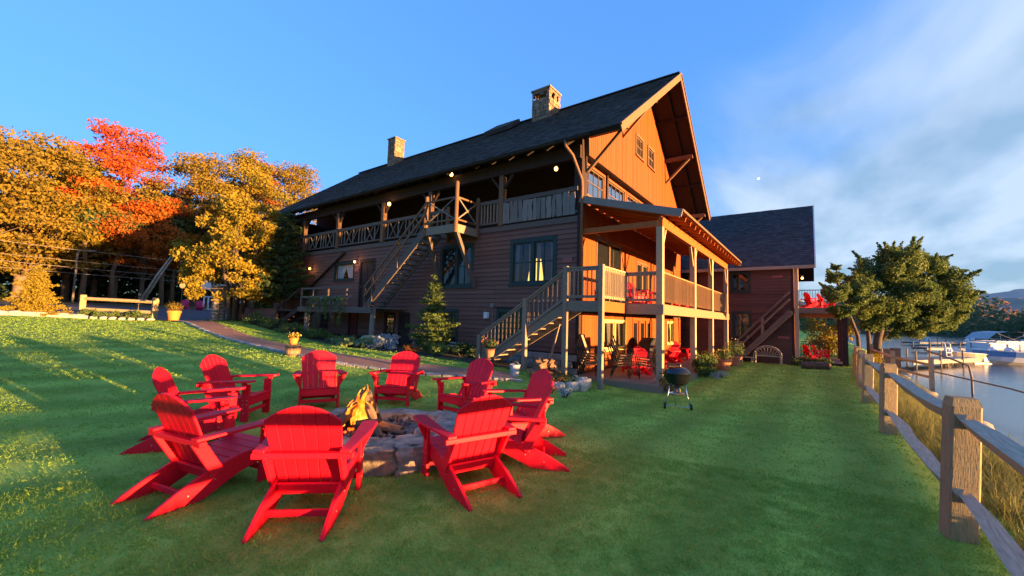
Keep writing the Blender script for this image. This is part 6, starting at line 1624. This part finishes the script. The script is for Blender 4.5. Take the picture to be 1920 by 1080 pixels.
def runabout(label, loc, rot, L=6.6, W_=1.15, mats=None):
    T = thing('motorboat', label, 'boat', loc, rot); hullm, botm = mats
    N_ = 13; secs = []
    for i in range(N_):
        q = i / (N_ - 1); x = q * L; hw = W_ * (1 - (1 - min(1, q / .55)) ** 2.4); hw = max(hw, .02); sheer = 1.0 - .22 * q; ch = hw * (.86 if q > .1 else .5); kz = -.28 + .55 * (1 - min(1, q / .32)) ** 2
        secs.append([(x - .35 * (1 - q) , 0, kz), (x - .15 * (1 - q), ch, .12 + .3 * (1 - q) ** 3), (x, hw * .98, .5 + .1 * (1 - q)), (x, hw, sheer)])
    def skin(i0, i1, mt, name):
        mb = MB()
        for s in (-1, 1):
            for a in range(N_ - 1):
                for b_ in range(i0, i1):
                    P = [secs[a][b_], secs[a + 1][b_], secs[a + 1][b_ + 1], secs[a][b_ + 1]]; mb.quad(*[(p[0], s * p[1], p[2]) for p in P])
        mb.build(name, mt, T, smooth=True)
    skin(0, 2, botm, 'hull_bottom'); skin(2, 3, hullm, 'hull_side')
    mb = MB(); a = secs[-1]; mb.v += [(p[0], s * p[1], p[2]) for s in (-1, 1) for p in a]; mb.face((0, 1, 2, 3, 7, 6, 5, 4)); mb.build('transom', hullm, T)
    mb = MB()
    for s in (-1, 1): mb.tube([(p[3][0], s * p[3][1], p[3][2] + .01) for p in secs], .035, 6)
    mb.build('rub_rail', m_white, T)
    mb = MB()
    for a in range(N_ - 1):
        if secs[a][3][0] < .42 * L: mb.quad((secs[a][3][0], -secs[a][3][1], secs[a][3][2]), (secs[a + 1][3][0], -secs[a + 1][3][1], secs[a + 1][3][2]), (secs[a + 1][3][0], secs[a + 1][3][1], secs[a + 1][3][2]), (secs[a][3][0], secs[a][3][1], secs[a][3][2]))
    mb.build('bow_cover', mat('navy_canvas', (.03, .04, .09), rough=.8), T)
    mb = MB(); mb.quad((.44 * L, -W_ * .9, .9), (.44 * L, W_ * .9, .9), (.52 * L, W_ * .75, 1.42), (.52 * L, -W_ * .75, 1.42)); mb.build('windscreen', m_glassclear, T)
    mb = MB(); mb.box(.42 * L, L - .1, -W_ * .9, W_ * .9, .2, .3); mb.build('deck_floor', m_white, T)
    for x in (.56, .72):
        for s in (-.5, .5):
            mb = MB(); mb.box(x * L, x * L + .5, s - .25, s + .25, .32, .7); mb.box(x * L + .42, x * L + .56, s - .25, s + .25, .7, 1.25); mb.build('seat', m_white, T, bevel=.05)
    for x in (.2, .34):
        mb = MB(); mb.blob((x * L, .25, .98), (.3, .22, .26), seed=2, rough=.1, sub=2); mb.build('bow_cushion', m_white, T, smooth=True)
    mb = MB(); mb.box(L + .02, L + .5, -.22, .22, .1, 1.15); mb.build('outboard_motor', m_black, T, bevel=.06)
    return T
m_hull = mat('blue_gelcoat', (.13, .26, .46), (.12, .24, .43), rough=.25, spec=.5)
runabout('blue and white motorboat moored at the near dock', (30.9, -15.9, -.72), R(-63), 7.2, 1.25, (m_hull, m_white))
runabout('small grey skiff with outboard tied behind the dock ladder', (29.8, -14.1, -.9), R(-52), 4.0, .75, (m_railgrey, m_greywood))
runabout('white motorboat moored farther out beyond the blue boat', (43.0, -23.5, -.72), R(-60), 6.4, 1.15, (m_white, m_greywood))
def pontoon(label, loc, rot, top, L=7.5):
    T = thing('pontoon_boat', label, 'boat', loc, rot, 'pontoon boats')
    for s in (-1, 1):
        mb = MB(); mb.tube([(-.3, s * .9, .1), (.3, s * .9, .0), (L, s * .9, .0)], [.1, .33, .33], 12); mb.build('float', m_chrome, T, smooth=True)
    mb = MB(); mb.box(0, L, -1.25, 1.25, .36, .46); mb.build('deck', m_white, T)
    for s in (-1, 1):
        mb = MB(); mb.box(.1, L - .1, s * 1.2 - .02, s * 1.2 + .02, .5, 1.15); mb.build('side_panel', m_white, T)
    mb = MB(); mb.box(.1, .14, -1.18, 1.18, .5, 1.15); mb.build('end_panel', m_white, T)
    for x in (.6, L - 2.2):
        for s in (-.8, .8):
            mb = MB(); mb.box(x, x + 1.6, s - .35, s + .35, .47, .95); mb.build('seat', mat('grey_vinyl', (.4, .4, .42), rough=.6), T, bevel=.05)
    if top:
        for x in (1.0, 3.4, 6.2):
            for s in (-1, 1):
                mb = MB(); mb.tube([(3.6, s * 1.2, 1.1), (x, s * 1.15, 2.15)], .03, 6); mb.build('top_frame', m_chrome, T)
        mb = MB(); n = 8; f = [(.0, 1.55), (.8, 2.2), (2.0, 2.38), (5.0, 2.35), (6.6, 2.1), (7.6, 1.2)]
        for i in range(len(f) - 1): mb.quad((f[i][0], -1.25, f[i][1]), (f[i + 1][0], -1.25, f[i + 1][1]), (f[i + 1][0], 1.25, f[i + 1][1]), (f[i][0], 1.25, f[i][1]))
        mb.build('canvas_top', mat('grey_canvas', (.45, .44, .45), rough=.8), T)
    return T
pontoon('pontoon boat under a grey canvas top moored behind the blue boat', (52.5, -20.8, -.72), R(-60), True, 8.0)
pontoon('plain white pontoon boat partly behind the canvas-topped one', (66, -24.5, -.72), R(-55), False, 7.0)
for i, (x, y) in enumerate(((100, -30), (112, -40), (95, -24), (125, -36))):
    mb = MB(); mb.lathe([(0, -.3), (.35, -.1), (.35, .5), (.2, .9), (0, .95)], n=10); o = mb.build('mooring_buoy', m_white, smooth=True); o.location = (x, y, WZ); tag(o, 'small white mooring buoy far out on the lake', 'buoy', 'mooring buoys')
# riprap stones and bank grass
rk = random.Random(33); mesh_r = []
for k in range(8):
    mb = MB(); mb.blob((0, 0, 0), (.34, .26, .2), seed=k + 300, rough=.35, square=.35, sub=2); mesh_r.append(mb.mesh('rock', m_stone, True))
rp_ = thing('riprap', 'dark tumbled shore rocks between the fence and the water', 'rocks', (0, 0, 0))
for k in range(150):
    x = rk.uniform(-4, 20); y = -(9.3 + .05 * max(x, 0) + rk.uniform(0, 1.2)); s_ = rk.uniform(.5, 1.3)
    link('rock', mesh_r[k % 8], rp_, (x, y, gz(x, y) + .05), (rk.uniform(-.4, .4), rk.uniform(-.4, .4), rk.uniform(0, 6)), s_)
# ------------------------------------------------------------------ far shore
r = np.random.default_rng(51)
def shore(n, d0, d1, a0, a1, hmin, hmax, size, lf, name, seed):
    r = np.random.default_rng(seed); nt_ = n; ang = r.uniform(a0, a1, nt_); d = r.uniform(d0, d1, nt_); h = r.uniform(hmin, hmax, nt_) * (.75 + .5 * np.sin(ang * 37) ** 2)
    C_ = []
    for a, dd, hh in zip(ang, d, h):
        c = np.array([-13 + dd * math.cos(a), -6.5 + dd * math.sin(a), WZ + hh * .5]); m_ = 70; p = r.normal(size=(m_, 3)); p /= np.linalg.norm(p, axis=1, keepdims=True); p *= (r.random(m_) ** .3)[:, None]
        p[:, :2] *= (1 - .35 * np.clip(p[:, 2:], -.2, 1)); C_.append(c + p * np.array([hh * .36, hh * .36, hh * .52]))
    leaf_quads(name, np.concatenate(C_), size, lf, seed, kind='stuff')
shore(330, 215, 260, R(-62), R(4), 8, 13, 1.3, L_far, 'far_forest', 52)
shore(230, 270, 380, R(-62), R(4), 13, 19, 1.9, L_far, 'far_forest', 53)
shore(120, 390, 520, R(-62), R(4), 22, 30, 2.6, L_farred, 'far_forest', 54)
mb = MB(); A = np.linspace(R(-70), R(8), 60)
m_farland = mat('far_ground', (.03, .05, .02), rough=1, scale=.02)
for a, b_ in zip(A[:-1], A[1:]):
    P = lambda a, d, z: (-13 + d * math.cos(a), -6.5 + d * math.sin(a), z)
    mb.quad(P(a, 210 + 6 * math.sin(a * 23), WZ - .3), P(b_, 210 + 6 * math.sin(b_ * 23), WZ - .3), P(b_, 620, 14), P(a, 620, 14))
mb.build('far_shore', m_farland, kind='structure', smooth=True)
m_hill = mat('autumn_hill', (.45, .27, .2), (.2, .21, .15), scale=.012, rough=1, bump=1, bscale=.08, c3=(.33, .23, .17), detail=8)
def hill(name, dist, depth, H_, a0, a1, seed, mt, prof):
    na, nd = 140, 24; mb = MB()
    for j in range(nd + 1):
        for i in range(na + 1):
            a = a0 + (a1 - a0) * i / na; q = j / nd; d = dist + depth * q
            z = H_ * prof(i / na) * math.sin(PI * .5 * min(1, q * 1.6)) * (1 if q < .62 else max(0, 1 - (q - .62) * 2)) + (mnoise.noise(Vector((a * 40, q * 7, seed))) * .08 + mnoise.noise(Vector((a * 150, q * 25, seed))) * .03) * H_ * min(1, q * 3)
            mb.v.append((-13 + d * math.cos(a), -6.5 + d * math.sin(a), z))
    for j in range(nd):
        for i in range(na): k = j * (na + 1) + i; mb.face((k, k + 1, k + na + 2, k + na + 1))
    mb.build(name, mt, kind='structure', smooth=True)
hill('hill', 700, 800, 62, R(-34), R(10), 1, m_hill, lambda q: .62 + .38 * math.sin(PI * (.15 + .75 * (1 - q))) )
hill('hill', 1700, 1500, 165, R(-30), R(12), 2, mat('distant_hill', (.62, .42, .32), (.5, .36, .29), scale=.006, rough=1), lambda q: .72 + .28 * math.exp(-((q - .30) / .3) ** 2))  # distance haze is put into this pale hill colour
mn = MB(); mn.blob((0, 0, 0), (8.5, 8.5, 8.5), sub=3, rough=0); o = mn.build('moon', emit('moon_glow', (1, .97, .9), .1), smooth=True); o.location = (3402, 290, 1068.6); tag(o, 'small pale moon in the clear sky right of the lodge gable', 'moon')

# ------------------------------------------------------------------ grass
def gn_scatter(name, pts, src, smin, smax, seed, tiltv=.25, **tags):
    me = bpy.data.meshes.new(name); me.vertices.add(len(pts)); me.vertices.foreach_set('co', np.asarray(pts, np.float32).ravel()); me.update()
    o = link(name, me, **tags)
    ng = bpy.data.node_groups.new(name, 'GeometryNodeTree')
    ng.interface.new_socket('Geometry', in_out='INPUT', socket_type='NodeSocketGeometry'); ng.interface.new_socket('Geometry', in_out='OUTPUT', socket_type='NodeSocketGeometry')
    N, Lk = ng.nodes.new, ng.links.new
    gi, go = N('NodeGroupInput'), N('NodeGroupOutput'); oi = N('GeometryNodeObjectInfo'); oi.inputs['Object'].default_value = src
    try: oi.inputs['As Instance'].default_value = True
    except Exception: pass
    ip = N('GeometryNodeInstanceOnPoints'); rv = N('FunctionNodeRandomValue'); rv.data_type = 'FLOAT_VECTOR'
    rv.inputs[0].default_value = (-tiltv, -tiltv, 0); rv.inputs[1].default_value = (tiltv, tiltv, 6.283); rv.inputs['Seed'].default_value = seed
    rs = N('FunctionNodeRandomValue'); rs.inputs[2].default_value = smin; rs.inputs[3].default_value = smax; rs.inputs['Seed'].default_value = seed + 1
    Lk(gi.outputs[0], ip.inputs['Points']); Lk(oi.outputs['Geometry'], ip.inputs['Instance']); Lk(rv.outputs[0], ip.inputs['Rotation']); Lk(rs.outputs[1], ip.inputs['Scale']); Lk(ip.outputs[0], go.inputs[0])
    md = o.modifiers.new('scatter', 'NODES'); md.node_group = ng
    return o
def clump(name, n, rad, h, w, mt, seed, loc, lean=.5, **tags):
    rr = random.Random(seed); mb = MB()
    for k in range(n):
        g = rr.uniform(0, 2 * PI); q = rad * math.sqrt(rr.random()); p = Vector((q * math.cos(g), q * math.sin(g), -.01)); d = Vector((rr.gauss(0, lean), rr.gauss(0, lean), 1)); L = h * rr.uniform(.55, 1.2); s = Vector((math.sin(g * 3), math.cos(g * 3), 0)) * w / 2
        m_ = p + d * L * .5; tip = p + d * L + Vector((d.x, d.y, -.2)) * L * .3
        n0 = len(mb.v); mb.v += [tuple(p - s), tuple(p + s), tuple(m_ + s * .8), tuple(m_ - s * .8), tuple(tip)]; mb.face((n0, n0 + 1, n0 + 2, n0 + 3)); mb.face((n0 + 3, n0 + 2, n0 + 4))
    o = mb.build(name, mt, kind='stuff', **tags); o.location = loc; return o
cN = clump('grass', 20, .07, .03, .0052, L_grass, 1, (-11.9, -5.6, gz(-11.9, -5.6)))
cM = clump('grass', 28, .12, .021, .008, L_grass, 2, (-8.6, -5.0, gz(-8.6, -5.0)))
cF = clump('grass', 30, .24, .028, .018, L_grass, 3, (-8.0, 8.0, gz(-8, 8)))
cT = clump('tall_grass', 24, .12, .26, .007, L_tall, 4, (-3.0, -8.1, gz(-3, -8.1)), lean=.22)
gr = np.random.default_rng(99)
def seg_inside(P, left, right):
    poly = np.array(left + right[::-1]); x, y = P[:, 0], P[:, 1]; ins = np.zeros(len(P), bool); j = len(poly) - 1
    for i in range(len(poly)):
        xi, yi = poly[i]; xj, yj = poly[j]; c = ((yi > y) != (yj > y)) & (x < (xj - xi) * (y - yi) / (yj - yi + 1e-12) + xi); ins ^= c; j = i
    return ins
def lawn_pts(d0, d1, dens):
    n = int(dens * (d1 * d1 - d0 * d0) * .5 * (2 * R(56))); d = np.sqrt(gr.uniform(d0 * d0, d1 * d1, n)); a = gr.uniform(-R(56), R(56), n) + math.atan2(fh_.y, fh_.x)
    P = np.c_[CAM.x + d * np.cos(a), CAM.y + d * np.sin(a)]
    ok = (P[:, 1] > -7.9 - .03 * np.clip(P[:, 0], 0, 30)) & (P[:, 1] < 30)
    ok &= ~((P[:, 0] > -.6) & (P[:, 1] > -3.0) & (P[:, 0] < 13.0)) & ~((P[:, 0] > -.3) & (P[:, 1] > -3)) & (P[:, 0] < 14.6)
    ok &= ~seg_inside(P, PL, PR) & ~seg_inside(P, SOIL, [(-.1, 24), (-.1, 18), (-.1, 12), (-.1, 7.2), (-.1, 5.2), (-.1, 3.5), (-.1, 2.2), (-.1, 1.2)])
    ok &= np.hypot(P[:, 0] - FIRE.x, P[:, 1] - FIRE.y) > .95
    ok &= ~((P[:, 1] > 23.6 + (P[:, 0] + 15.2) * .571) ) & ~((P[:, 1] > 24.2))
    P = P[ok]; return np.c_[P, ground_np(P[:, 0], P[:, 1])]
gn_scatter('grass', lawn_pts(1.6, 5.4, 460), cN, .75, 1.25, 5, kind='stuff')
gn_scatter('grass', lawn_pts(5.0, 11.5, 85), cM, .8, 1.25, 6, kind='stuff')
gn_scatter('grass', lawn_pts(11.0, 38, 16), cF, .8, 1.3, 7, kind='stuff')
n = 5200; x = gr.uniform(-12.5, 13, n); y = -(7.75 + .04 * np.clip(x, 0, 40)) - gr.random(n) ** 1.1 * 2.1
gn_scatter('tall_grass', np.c_[x, y, ground_np(x, y)], cT, .45, 1.25, 8, kind='stuff')
